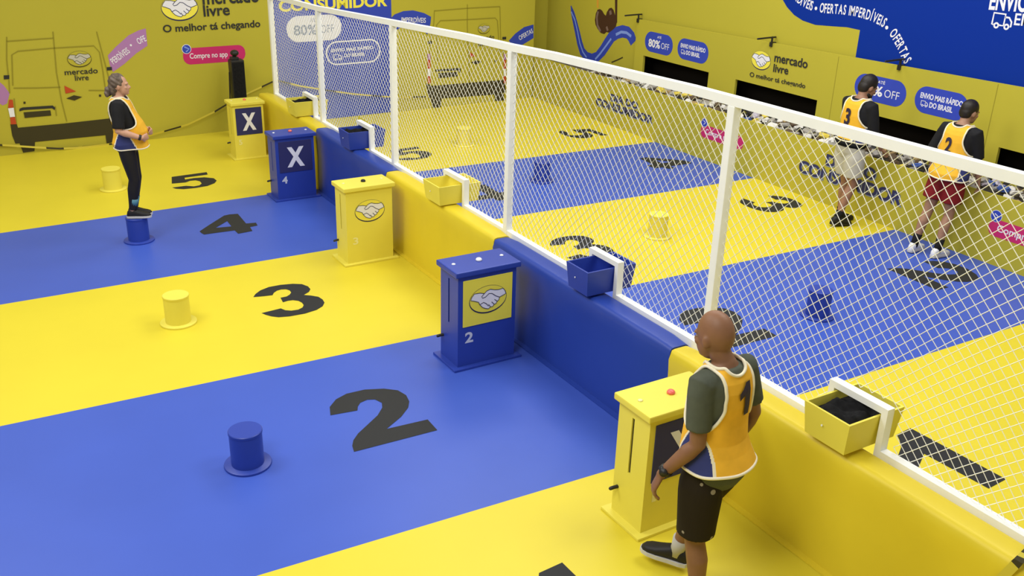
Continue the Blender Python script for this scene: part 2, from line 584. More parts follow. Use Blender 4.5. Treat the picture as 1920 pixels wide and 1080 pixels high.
# company sign left of the speaker
pr = Print(BACK)
c = BACK.uv(337, 14)
pr.logo(c, abs(BACK.uv(372, 14)[0] - BACK.uv(302, 14)[0]) / 2)
pr.text('mercado', (380, 8), (486, 3), 0.20, BLACK, 0.02)
pr.text('livre', (382, 30.5), (431, 27.5), 0.155, BLACK, 0.02)
pr.text('O melhor tá chegando', (306, 60.5), (488, 50), 0.10, BLACK, 0.018)
pr.build('logo_print', wall_back, 'handshake logo with black lettering at the top of the back wall')
pr = Print(BACK)
a, b = BACK.uv(343, 104), BACK.uv(460, 101)
c = mid(a, b)
pr.rrect(c, b[0] - a[0], 0.235, MAGENTA, rad=0.105)
pr.up()
pr.text('Compre no app', (356, 110), (427, 106), 0.075, W_PRINT, 0.012)
cc = BACK.uv(349.5, 92)
pr.ell(cc, (0.068, 0.068), W_PRINT)
pr.up()
pr.ell(cc, (0.06, 0.06), B_PRINT)
pr.up()
pr.stroke([(cc[0] - 0.03, cc[1] + 0.035), (cc[0] + 0.035, cc[1]), (cc[0] - 0.01, cc[1] - 0.04)], 0.02, B_LIGHT, uv=True)
pr.build('app_pill_print', wall_back, 'magenta pill print on the back wall behind the black loudspeaker')

# blue banner behind the fence
pr = Print(BACK)
ua = BACK.uv(516, 60)[0]
ub = BACK.uv(734.5, 60)[0]
pr.poly([(ua, 0.015), (ub, 0.015), (ub, 4.5), (ua, 4.5)], B_PRINT, uv=True)
pr.up()
pr.text('CONSUMIDOR', (523, 21.5), (726, 10.5), 0.155, Y_BRIGHT, 0.035)
pr.text('DIA DO', (560, -16), (680, -22), 0.155, Y_BRIGHT, 0.035)
a, b = BACK.uv(537, 56), BACK.uv(640, 50)
pr.rrect(mid(a, b), b[0] - a[0], 0.39, W_PRINT)
a, b = BACK.uv(612, 101), BACK.uv(712, 94)
pr.rrect(mid(a, b), b[0] - a[0], 0.35, W_PRINT, stroke=0.022)
pr.text('ENVIO MAIS RÁPIDO', (621, 98), (700, 91.5), 0.05, W_PRINT, 0.03)
pr.text('DO BRASIL', (645, 107), (684, 104), 0.05, W_PRINT, 0.03)
pr.truck(BACK.uv(633, 107), 0.075, W_PRINT)
pr.up()
pr.text('80%', (551, 66), (594, 64), 0.145, GREY_P, 0.02)
pr.text('OFF', (602, 62), (626, 60), 0.12, GREY_P, -0.005)
pr.text('ATÉ', (582, 41), (591, 40.5), 0.05, GREY_P, 0.0)
pr.build('banner_print', wall_back, 'tall blue banner print with yellow lettering and a white pill')

# van drawn behind the net
K = lambda pts: crop(pts, 740, 0, 4.91)
pr = Print(BACK)
pr.poly(K([(-40, 170), (0, 132), (80, 102), (170, 95), (270, 120), (335, 155), (330, 215), (300, 320), (270, 285), (170, 245), (100, 232), (10, 280), (-40, 300)]), B_PRINT)
pr.poly(K([(1050, 375), (1110, 310), (1190, 250), (1278, 225), (1278, 350), (1180, 410), (1100, 430)]), B_PRINT)
pr.up()
pr.text('IMPERDÍVEIS', K([(60, 205)])[0], K([(285, 210)])[0], 0.08, W_PRINT, 0.01)
pr.text('OFERTAS', K([(1150, 372)])[0], K([(1275, 300)])[0], 0.08, W_PRINT, 0.01)
pr.build('ribbon_print', wall_back, 'blue ribbon print curling behind the van at the right')
pr = Print(BACK)
pr.n = 0.004
for ln in ([(365, 95), (360, 210), (330, 380), (318, 500)], [(668, 40), (668, 250), (690, 760)], [(968, 60), (975, 350), (1005, 480), (1012, 735)], [(395, 560), (385, 230), (420, 190), (660, 180), (925, 165), (945, 190), (960, 400), (975, 520)], [(365, 100), (668, 75), (968, 60)]):
    pr.stroke(K(ln), lw, Y_LINE)
pr.up()
pr.poly(K([(288, 765), (345, 790), (700, 760), (1010, 735), (1022, 850), (890, 872), (440, 905), (312, 900)]), BUMPER)
pr.up()
pr.poly(K([(328, 890), (430, 890), (422, 985), (350, 992)]), BUMPER)
pr.poly(K([(912, 865), (1005, 860), (1005, 930), (930, 938)]), BUMPER)
for x0, x1 in ((300, 328), (1000, 1022)):
    for y0, y1, m in ((495, 550, LILAC), (552, 630, RED_P), (632, 700, W_PRINT), (702, 765, RED_P)):
        pr.poly(K([(x0, y0), (x1, y0), (x1 + 2, y1), (x0 + 2, y1)]), m)
pr.poly(K([(372, 658), (375, 640), (605, 625), (606, 668), (592, 668), (590, 646)]), BLACK)
pr.poly(K([(398, 672), (575, 660), (577, 702), (402, 718)]), BUMPER)
pr.poly(K([(690, 480), (748, 515), (692, 525)]), RED_P)
pr.poly(K([(698, 575), (750, 555), (802, 568), (750, 592)]), BUMPER)
pr.poly(K([(918, 552), (934, 551), (934, 570), (918, 571)]), BUMPER)
pr.poly(K([(990, 340), (1025, 338), (1025, 362), (990, 364)]), BLACK)
pr.poly(K([(305, 378), (340, 376), (340, 400), (305, 402)]), BLACK)
pr.text('mercado', K([(735, 372)])[0], K([(915, 355)])[0], 0.065, BLACK, 0.012)
pr.text('livre', K([(770, 425)])[0], K([(862, 417)])[0], 0.065, BLACK, 0.012)
pr.logo(BACK.uv(*K([(820, 264)])[0]), 0.118, fill=Y_WALL, hands=W_DULL, line=BUMPER)
pr.build('van_print', wall_back, 'printed rear of a yellow van on the wall behind the net')

# ------------------------------------------------------------------ RIGHT SIDE: counter front, hatch panel, upper wall
def wall_slab(name, x0, x1, rects, m, label):
    bm = bmesh.new()
    for (y0, y1, z0, z1) in rects:
        box(bm, (x0, y0, z0), (x1, y1, z1))
    bmesh.ops.remove_doubles(bm, verts=bm.verts, dist=1e-5)
    return tag(obj(name, bm, m), label, kind='structure')


def ledge_z(y):
    return 1.64 + (8.2 - y) * (1.775 - 1.64) / (8.2 - 1.55)


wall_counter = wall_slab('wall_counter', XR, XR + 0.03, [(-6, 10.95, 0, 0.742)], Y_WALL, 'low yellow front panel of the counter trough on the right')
bm = bmesh.new()
box(bm, (XR + 0.03, -6, 0.52), (XW + 0.0, 10.95, 0.55))
tray = tag(obj('trim_trough_bottom', bm, Y_WALL), kind='structure')

# hatch panel with openings (y ranges), sloping top
OPEN = [(6.41, 7.97), (4.30, 5.84), (2.18, 3.72), (0.15, 1.68), (-1.9, -0.4)]
ZS, ZT = 0.78, 1.10
bm = bmesh.new()
ys = [-6.0]
for a, b in sorted(OPEN): ys += [a, b]
ys.append(8.20)


def slab(bm, y0, y1, z0, z1a, z1b, x0, x1):
    vs = [bm.verts.new(p) for p in ((x0, y0, z0), (x0, y1, z0), (x0, y1, z1b), (x0, y0, z1a), (x1, y0, z0), (x1, y1, z0), (x1, y1, z1b), (x1, y0, z1a))]
    for q in ((0, 1, 2, 3), (7, 6, 5, 4), (0, 4, 5, 1), (1, 5, 6, 2), (2, 6, 7, 3), (3, 7, 4, 0)):
        bm.faces.new([vs[i] for i in q])


for i in range(len(ys) - 1):
    y0, y1 = ys[i], ys[i + 1]
    if i % 2 == 0:
        slab(bm, y0, y1, 0.0, ledge_z(y0), ledge_z(y1), XW, XW + 0.04)
    else:
        slab(bm, y0, y1, 0.0, ZS, ZS, XW, XW + 0.04)
        slab(bm, y0, y1, ZT, ledge_z(y0), ledge_z(y1), XW, XW + 0.04)
wall_hatch = tag(obj('wall_hatch', bm, Y_WALL), 'yellow panel with dark serving hatches above the counter trough', kind='structure')
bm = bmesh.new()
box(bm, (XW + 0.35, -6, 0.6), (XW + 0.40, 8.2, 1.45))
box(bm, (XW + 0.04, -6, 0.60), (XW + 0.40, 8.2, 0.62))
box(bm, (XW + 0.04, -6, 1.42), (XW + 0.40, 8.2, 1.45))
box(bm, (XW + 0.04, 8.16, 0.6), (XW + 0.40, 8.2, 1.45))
tag(obj('wall_hatch_inside', bm, HATCH_SHADE), 'space behind the serving hatches, its shade painted near-black', kind='structure')
bm = bmesh.new()
box(bm, (XU, -6, 1.46), (XU + 0.4, 8.24, 5.0))
box(bm, (XU, 8.24, 0), (XU + 0.4, 11.0, 5.0))
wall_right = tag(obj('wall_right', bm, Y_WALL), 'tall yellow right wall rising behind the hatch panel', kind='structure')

# prints on the counter front
pr = Print(COUNTER)
for (x0, y0, x1, y1, xa, ya, xb, yb) in ((1117, 199, 1224, 229, 1147, 188, 1193, 199), (1497, 322, 1690, 384, 1552, 308, 1632, 333)):
    ch = 0.115 if x0 < 1300 else 0.148
    for dn, m, dx in ((0, GREY_P, 0.012), (1, NAVY, 0.0)):
        a, b = COUNTER.uv(x0, y0), COUNTER.uv(x1, y1)
        z = (a[1] + b[1]) / 2
        L_ = b[0] - a[0]
        cx = (a[0] + b[0]) / 2
        pr.text('CONSUMIDOR', (a[0] + dx, z - dx), (b[0] + dx, z - dx), ch, m, 0.035, uv=True)
        pr.text('DIA DO', (cx - L_ * 0.24 + dx, z + ch * 1.3 - dx), (cx + L_ * 0.24 + dx, z + ch * 1.3 - dx), ch * 0.9, m, 0.035, uv=True)
        pr.up()
pr.build('lettering_print', wall_counter, 'navy lettering printed twice along the counter front')
for (xa, ya, xb, yb, cx, cy, lab) in ((1314, 246, 1394, 268, 1321, 235, 'magenta pill print on the counter front behind a fence post'), (1854, 423, 1990, 462, 1865, 408, 'magenta pill print on the counter front at the right edge')):
    pr = Print(COUNTER)
    a, b = COUNTER.uv(xa, ya), COUNTER.uv(xb, yb)
    if xb > 1900: b = (a[0] + 0.94, a[1])
    z = (a[1] + b[1]) / 2
    pr.rrect(((a[0] + b[0]) / 2, z), b[0] - a[0], 0.185, MAGENTA, rad=0.08)
    pr.up()
    pr.text('Compre no app', (a[0] + 0.10, z - 0.03), (b[0] - 0.13, z - 0.03), 0.075, W_PRINT, 0.012, uv=True)
    c = (a[0] + 0.06, z + 0.125)
    pr.ell(c, (0.066, 0.066), W_PRINT)
    pr.up()
    pr.ell(c, (0.06, 0.06), B_PRINT)
    pr.up()
    pr.stroke([(c[0] - 0.02, c[1] + 0.025), (c[0] + 0.025, c[1]), (c[0] - 0.01, c[1] - 0.03)], 0.012, W_PRINT, uv=True)
    pr.build('app_pill_print', wall_counter, lab)

# prints on the hatch panel
def pill(plane, xl, xr, cy, h, m):
    a, b = plane.uv(xl, cy), plane.uv(xr, cy)
    q = plane.uv((xl + xr) / 2, cy)
    w = b[0] - a[0]
    pr = Print(plane)
    pr.rrect(((a[0] + b[0]) / 2, q[1]), w, h, m)
    pr.up()
    return pr, ((a[0] + b[0]) / 2, q[1]), w


def pill_off(xl, xr, cy, lab, h=0.31):
    pr, c, w = pill(HATCH, xl, xr, cy, h, B_PRINT)
    pr.text('80%', (c[0] - w * 0.36, c[1] - 0.075), (c[0] + w * 0.06, c[1] - 0.075), 0.115, W_PRINT, 0.03, uv=True)
    pr.text('OFF', (c[0] + w * 0.10, c[1] - 0.07), (c[0] + w * 0.38, c[1] - 0.07), 0.095, W_PRINT, -0.005, uv=True)
    pr.text('ATÉ', (c[0] - w * 0.06, c[1] + 0.075), (c[0] + w * 0.08, c[1] + 0.075), 0.035, W_PRINT, 0.01, uv=True)
    pr.build('discount_pill_print', wall_hatch, lab)


def pill_ship(xl, xr, cy, lab, h=0.31):
    pr, c, w = pill(HATCH, xl, xr, cy, h, B_PRINT)
    pr.text('ENVIO MAIS RÁPIDO', (c[0] - w * 0.40, c[1] + 0.015), (c[0] + w * 0.40, c[1] + 0.015), 0.06, W_PRINT, 0.03, uv=True)
    pr.text('DO BRASIL', (c[0] - w * 0.20, c[1] - 0.075), (c[0] + w * 0.24, c[1] - 0.075), 0.06, W_PRINT, 0.03, uv=True)
    pr.truck((c[0] - w * 0.30, c[1] - 0.045), 0.05, W_PRINT)
    pr.build('shipping_pill_print', wall_hatch, lab)


pill_off(1209, 1262, 81.6, 'blue pill print above the first hatch from the far corner, beside the panel end')
pill_ship(1270, 1329, 95.6, 'blue shipping pill print above the far hatch')
pill_off(1601, 1701, 169, 'blue pill print beside the head of the man with number 3')
pill_ship(1713.5, 1817, 194, 'blue shipping pill print beside the head of the man with number 2')
pr = Print(HATCH)
c = HATCH.uv(1427, 113)
r = abs(HATCH.uv(1445.5, 113)[0] - HATCH.uv(1408.5, 113)[0]) / 2
pr.logo(c, r)
pr.text('mercado', (1452, 115), (1514, 128), 0.115, BLACK, 0.02)
pr.text('livre', (1450, 134), (1478, 139.5), 0.105, BLACK, 0.02)
pr.text('O melhor tá chegando', (1406, 143), (1510, 165.5), 0.062, BLACK, 0.015)
pr.build('logo_print', wall_hatch, 'handshake logo with black lettering above the middle hatch')
pr = Print(HATCH)
for x, y in ((1573, 106), (1872, 158)):
    a = HATCH.uv(x, y)
    pr.stroke([(a[0], a[1]), (a[0], 0.85)], 0.008, Y_LINE, uv=True)
pr.build('seam_line', wall_hatch)

# prints on the upper wall
UPV = lambda pts: [UPPER.uv(*q) for q in pts]
pr = Print(UPPER)
edge = UPV([(1450, -60), (1458, -22), (1468, 0), (1475.5, 13), (1489, 28), (1505, 38.5), (1529, 46.7), (1566, 49.6), (1588, 51), (1612.6, 56.3)])
c1 = UPPER.uv(1605, 105)
pr.poly(edge + [(edge[-1][0], 1.47), (6.0, 1.47), (6.0, 4.6), (edge[0][0] - 0.2, 4.6)], B_PRINT2, uv=True)
pr.up()


def text_path(pr, t, pts, size, m, bold):
    P = [V((*q, 0)) for q in pts]
    seg = [(P[i + 1] - P[i]).length for i in range(len(P) - 1)]
    total = sum(seg)
    ws = [text_geo(ch, bold)[2] if ch != ' ' else 0.3 for ch in t]
    gap = 0.12
    k = total / (sum(ws) + gap * len(t))

    def at(s_):
        for i, L in enumerate(seg):
            if s_ <= L or i == len(seg) - 1:
                return P[i] + (P[i + 1] - P[i]) * (s_ / L)
            s_ -= L
    s_ = 0.0
    for ch, w in zip(t, ws):
        if ch != ' ':
            a, b = at(s_), at(s_ + w * k)
            if (b - a).length > 1e-4:
                if ch == '•':
                    pr.ell(((a.x + b.x) / 2, (a.y + b.y) / 2 + size * 0.3), (size * 0.2, size * 0.2), m, 10)
                else:
                    pr.text(ch, (a.x, a.y), (b.x, b.y), size, m, bold, uv=True)
        s_ += (w + gap) * k


text_path(pr, 'PERDÍVEIS • OFERTAS IMPERDÍVEIS • OFERTAS', UPV([(1480, -10), (1500, 9), (1520, 19), (1545, 24), (1575, 26), (1605, 30), (1632, 38), (1652, 48), (1662, 57), (1672, 70), (1684, 92), (1697, 122)]), 0.115, W_PRINT, 0.02)
pr.text('ENVIO', (1854, 16.7), (1927, 22), 0.185, W_PRINT, 0.03)
pr.text('EM ATÉ', (1901, 46.5), (1990, 54), 0.12, W_PRINT, 0.015)
pr.truck(UPPER.uv(1879, 38), 0.12, W_PRINT)
pr.stroke(UPV([(1850, -22), (1842, 0), (1834, 14), (1832, 28), (1836, 43), (1845, 55.5), (1860.5, 64), (1919, 71.5), (1990, 80)]), 0.022, B_LIGHT)
pr.poly(UPV([(1700, -12), (1755, 0), (1785, 3.2), (1797, 3.4), (1808, 1), (1820, -8), (1825, -25), (1700, -45)]), W_PRINT)
pr.build('blue_swoosh_print', wall_right, 'large royal blue print with white lettering on the upper right wall')
pr = Print(UPPER)
K = lambda pts: crop(pts, 1000, 0, 8)
pr.stroke(K([(565, 85), (590, 190), (625, 330), (665, 500), (695, 640), (735, 770), (800, 850), (880, 875), (960, 850), (1040, 760), (1110, 650), (1180, 545), (1260, 490), (1340, 470), (1420, 490), (1470, 550), (1505, 640)]),
          [0.02, 0.10, 0.13, 0.15, 0.16, 0.17, 0.17, 0.16, 0.17, 0.19, 0.20, 0.20, 0.20, 0.20, 0.20, 0.20, 0.18], B_PRINT)
pr.up()
pr.stroke(K([(570, 175), (625, 300), (665, 470), (700, 650), (745, 780), (800, 860)]), 0.03, B_LIGHT)
pr.stroke(K([(930, 890), (1000, 810), (1090, 690), (1170, 580)]), 0.035, B_LIGHT)
pr.stroke(K([(1240, 520), (1320, 480), (1400, 490), (1470, 545)]), 0.045, B_LIGHT)
pr.build('ribbon_print', wall_right, 'blue wavy ribbon print in the far right corner')
pr = Print(UPPER)
pr.poly(K([(1225, -40), (1262, -40), (1258, 340), (1228, 340)]), BROWN_P)
pr.poly(K([(950, -40), (982, -40), (980, 120), (955, 120)]), ORANGE_P)
pr.up()
pr.poly(K([(925, 300), (940, 200), (965, 145), (1000, 135), (1035, 160), (1065, 215), (1090, 235), (1105, 180), (1140, 125), (1175, 115), (1205, 150), (1225, 220), (1255, 330), (1240, 400), (1190, 450), (1135, 490), (1100, 480), (1065, 510), (1015, 495), (965, 430), (935, 370)]), BROWN_P)
pr.up()
pr.stroke(K([(975, 170), (955, 260), (965, 380), (1010, 470)]), 0.05, BROWN_L)
pr.stroke(K([(1155, 160), (1165, 220)]), 0.06, BROWN_L)
pr.stroke(K([(1100, 400), (1120, 460)]), 0.05, BROWN_L)
pr.stroke(K([(1175, 935), (1260, 900), (1345, 860)]), 0.02, BUMPER)
pr.build('headphones_print', wall_right, 'dark brown headphones printed above the blue wavy ribbon')

# ------------------------------------------------------------------ PADDED BARRIER (five lengths)
BY = [-7.5, 0.0, 2.40, 4.68, 6.76, 9.02]
names = ['nearest yellow padded barrier length beside the man with number 1', 'blue padded barrier length beside the podium with the numeral 2',
         'middle yellow padded barrier length behind the yellow handshake podium', 'blue padded barrier length behind the podium with the numeral 4', 'farthest yellow padded barrier length ending at the last fence post']
BW = 0.195
for k in range(5):
    y0, y1 = BY[k] + (0.003 if k else 0), BY[k + 1] - 0.003
    zt = 0.772 + (0.02 if k >= 3 else 0.008 * k)
    m = Y_PAD if k % 2 == 0 else B_PAD
    root = empty('padded_barrier', (0, (y0 + y1) / 2, 0))
    tag(root, names[k], 'barrier', 'padded barrier lengths under the fence')
    h = (y1 - y0) / 2
    bm = bmesh.new()
    prof = [(0.0, 0.0), (0.006, 0.2), (0.012, 0.42), (0.006, 0.62), (0.0, zt - 0.07), (0.008, zt - 0.03), (0.025, zt - 0.006), (0.05, zt), (BW - 0.04, zt), (BW - 0.02, zt - 0.006), (BW - 0.006, zt - 0.02), (BW, zt - 0.05), (BW, 0.0)]
    n = max(3, int((y1 - y0) / 0.15))
    rings = []
    for i in range(n + 1):
        e = 0.010 if i in (0, n) else 0.0
        y = -h + 2 * h * i / n
        w_ = 0.006 * math.sin(i * 1.9 + k)
        rings.append([bm.verts.new((x + (w_ if 0 < j < 5 else 0) + (e if j < 6 else (-e if j > 7 else 0)), y, z - (e if z > 0.6 else 0))) for j, (x, z) in enumerate(prof)])
    for a, b in zip(rings, rings[1:]):
        for j in range(len(prof) - 1):
            bm.faces.new((a[j], a[j + 1], b[j + 1], b[j]))
        bm.faces.new((a[-1], a[0], b[0], b[-1]))
    bm.faces.new(rings[0])
    bm.faces.new(rings[-1][::-1])
    o = obj('pad', bm, m, root)
    for p in o.data.polygons: p.use_smooth = True
    mod = o.modifiers.new('edges', 'EDGE_SPLIT')
    mod.split_angle = math.radians(50)
    bm = bmesh.new()
    box(bm, (-0.045, -h, 0.001), (0.004, h, 0.010))
    obj('floor_flap', bm, m, root)

# ------------------------------------------------------------------ FENCE: posts, rails, nets (one thing)
FX = 0.225
fence = empty('net_fence', (FX, 1.0, 0))
tag(fence, 'long white post and rail fence with white netting on the padded barrier', 'fence')
POST_Y = [8.88, 7.05, 4.90, 2.52, -0.12, -2.75, -5.4]
TOP = [(8.92, 2.14), (7.06, 2.19), (4.93, 2.302), (3.27, 2.387), (2.52, 2.412), (1.9, 2.442), (0.27, 2.487), (-0.1, 2.49), (-1.55, 2.50), (-2.75, 2.515), (-5.4, 2.53)]


def top_z(y):
    for (a, za), (b, zb) in zip(TOP, TOP[1:]):
        if b <= y <= a: return za + (zb - za) * (a - y) / (a - b)
    return TOP[0][1] if y > TOP[0][0] else TOP[-1][1]


F = lambda x, y, z: (x - FX, y - 1.0, z)
SEC = 0.056
RAILZ = 0.766
for i, y in enumerate(POST_Y):
    bm = bmesh.new()
    zt = top_z(y) - SEC
    s = SEC / 2 + 0.003
    box(bm, F(FX - s, y - s, 0.0), F(FX + s, y + s, zt), bevel=0.006)
    obj('post', bm, WHITE, fence)
for i in range(len(POST_Y) - 1):
    a, b = POST_Y[i], POST_Y[i + 1]
    ps = [a + (0.03 if i == 0 else 0)] + [y for y, z in TOP if b + 0.05 < y < a - 0.05] + [b]
    bm = bmesh.new()
    for p, q in zip(ps, ps[1:]):
        square_bar(bm, F(FX, p, top_z(p) - SEC / 2), F(FX, q, top_z(q) - SEC / 2), SEC, SEC)
    obj('top_rail', bm, WHITE, fence)

BOXES = [(-1.385, 0.325, Y_PAINT, 1.0), (1.055, 0.285, B_PAINT, 1.0), (3.50, 0.34, Y_PAINT, 0.985), (5.70, 0.30, B_PAINT, 1.0), (7.50, 0.32, Y_PAINT, 0.985)]
cuts = []
for (yc, L, m, zt) in BOXES:
    cuts.append((yc - L / 2 - 0.045, yc + L / 2 + 0.045, zt + 0.055))
for i in range(len(POST_Y) - 1):
    a, b = POST_Y[i], POST_Y[i + 1]
    inside = [c for c in cuts if b < (c[0] + c[1]) / 2 < a]
    bm = bmesh.new()
    ends = [a] + [v for c in sorted(inside, reverse=True) for v in (c[1], c[0])] + [b]
    for p, q in zip(ends[::2], ends[1::2]):
        square_bar(bm, F(FX, p, RAILZ), F(FX, q, RAILZ), SEC, SEC)
    obj('bottom_rail', bm, WHITE, fence)
    for c in inside:
        bm = bmesh.new()
        w = 0.04
        square_bar(bm, F(FX, c[0] + w / 2, RAILZ - 0.028), F(FX, c[0] + w / 2, c[2] - w), SEC, w, (0, 1, 0))
        square_bar(bm, F(FX, c[1] - w / 2, RAILZ - 0.028), F(FX, c[1] - w / 2, c[2] - w), SEC, w, (0, 1, 0))
        square_bar(bm, F(FX, c[0], c[2] - w / 2), F(FX, c[1], c[2] - w / 2), SEC, w)
        obj('box_frame', bm, WHITE, fence)

# netting: knotted diagonal cords, one net per bay
CELL = 0.0535 * math.sqrt(2)
for i in range(len(POST_Y) - 1):
    a, b = POST_Y[i], POST_Y[i + 1]
    if i == 5: break
    bm = bmesh.new()
    rnd = random.Random(40 + i)
    ph1, ph2 = rnd.random() * 6, rnd.random() * 6

    def sag(y, z):
        tt = (y - b) / (a - b)
        env = math.sin(PI * min(1, max(0, tt)))
        return (0.014 * env * math.sin(3.1 * z + ph1 + 2 * y), 0.010 * env * math.sin(4.0 * y + ph1) * math.sin(2.3 * z + ph2), 0.012 * env * math.sin(5.0 * y + ph2 + 1.5 * z))
    for sgn in (1, -1):
        k0 = int(math.floor((b - 3) / CELL)) - 1
        k1 = int(math.ceil((a + 3) / CELL)) + 1
        for k in range(k0, k1):
            c = k * CELL        # line: y = c + sgn*(z-0.83)
            runs, cur = [], []
            z = 0.785
            while z < 2.52:
                y = c + sgn * (z - 0.785)
                ok = b + 0.02 < y < a - 0.02 and z < top_z(y) - 0.045 and not any(q[0] < y < q[1] and z < q[2] for q in cuts)
                if ok:
                    d = sag(y, z)
                    cur.append(F(FX + 0.012 + d[0], y + d[1], z + d[2]))
                elif cur:
                    runs.append(cur)
                    cur = []
                z += CELL / 2
            if cur: runs.append(cur)
            for r in runs:
                if len(r) > 1:
                    tube(bm, r, 0.0024, n=3, round_ends=False)
    obj('net', bm, CORD, fence)

# ------------------------------------------------------------------ BOXES THROUGH THE FENCE
box_labels = ['yellow open box full of black cloth, nearest one on the barrier', 'empty blue open box on the barrier right of the podium with numeral 2', 'empty yellow open box on the barrier right of the yellow handshake podium',
              'blue open box with black lining on the barrier right of the podium with numeral 4', 'yellow open box with black cloth on the far end of the barrier']
for i, (yc, L, m, zt) in enumerate(BOXES):
    root = empty('open_box', (0.18, yc, 0.80))
    tag(root, box_labels[i], 'box', 'open boxes set through the fence')
    X0, X1 = -0.045 - 0.18, 0.405 - 0.18
    t, H = 0.014, zt - 0.80
    tap = 0.02
    bm = bmesh.new()

    def ring(x0, x1, y0, y1, z):
        return [bm.verts.new(p) for p in ((x0, y0, z), (x1, y0, z), (x1, y1, z), (x0, y1, z))]
    h = L / 2
    o0 = ring(X0 + tap, X1 - tap, -h + tap, h - tap, 0.0)
    o1 = ring(X0, X1, -h, h, H)
    i1 = ring(X0 + t, X1 - t, -h + t, h - t, H)
    i0 = ring(X0 + t + tap, X1 - t - tap, -h + t + tap, h - t - tap, t)
    for A, B in ((o0, o1), (o1, i1), (i1, i0)):
        for k in range(4):
            bm.faces.new((A[k], A[(k + 1) % 4], B[(k + 1) % 4], B[k]))
    bm.faces.new(o0[::-1])
    bm.faces.new(i0)
    obj('box_body', bm, m, root)
    bm = bmesh.new()
    lathe(bm, [(0.006, 0), (0.006, 0.004)], 10)
    o = obj('screw_head', bm, WHITE_B, root, loc=(X0 + 0.004, 0.02, H * 0.55))
    o.rotation_euler = (0, -PI / 2, 0)
    if i in (0, 3, 4):
        bm = bmesh.new()
        rnd = random.Random(i)
        nx, ny = 26, 18
        hw, hl = (X1 - X0) / 2 - t - 0.012, h - t - 0.012
        g = []
        for a in range(nx + 1):
            row = []
            for b in range(ny + 1):
                x, y = -hw + 2 * hw * a / nx, -hl + 2 * hl * b / ny
                e = min(1, min(a, nx - a) / 3, min(b, ny - b) / 3)
                z = H - 0.05 + e * (0.028 + 0.022 * math.sin(x * 24 + i) * math.cos(y * 31) + 0.012 * math.sin(x * 60 + y * 45))
                row.append(bm.verts.new((x, y, z)))
            g.append(row)
        for a in range(nx):
            for b in range(ny):
                bm.faces.new((g[a][b], g[a + 1][b], g[a + 1][b + 1], g[a][b + 1]))
        ext = bmesh.ops.extrude_face_region(bm, geom=list(bm.faces))
        for v in ext['geom']:
            if isinstance(v, bmesh.types.BMVert): v.co.z = 0.03
        o = obj('black_cloth', bm, BLACK_C, None, True, loc=(0.18, yc, 0.80))
        tag(o, ['black cloth heaped in the nearest yellow box', '', '', 'black cloth lining the blue box in lane four', 'black cloth heaped in the farthest yellow box'][i], 'cloth', 'black cloths in the boxes')

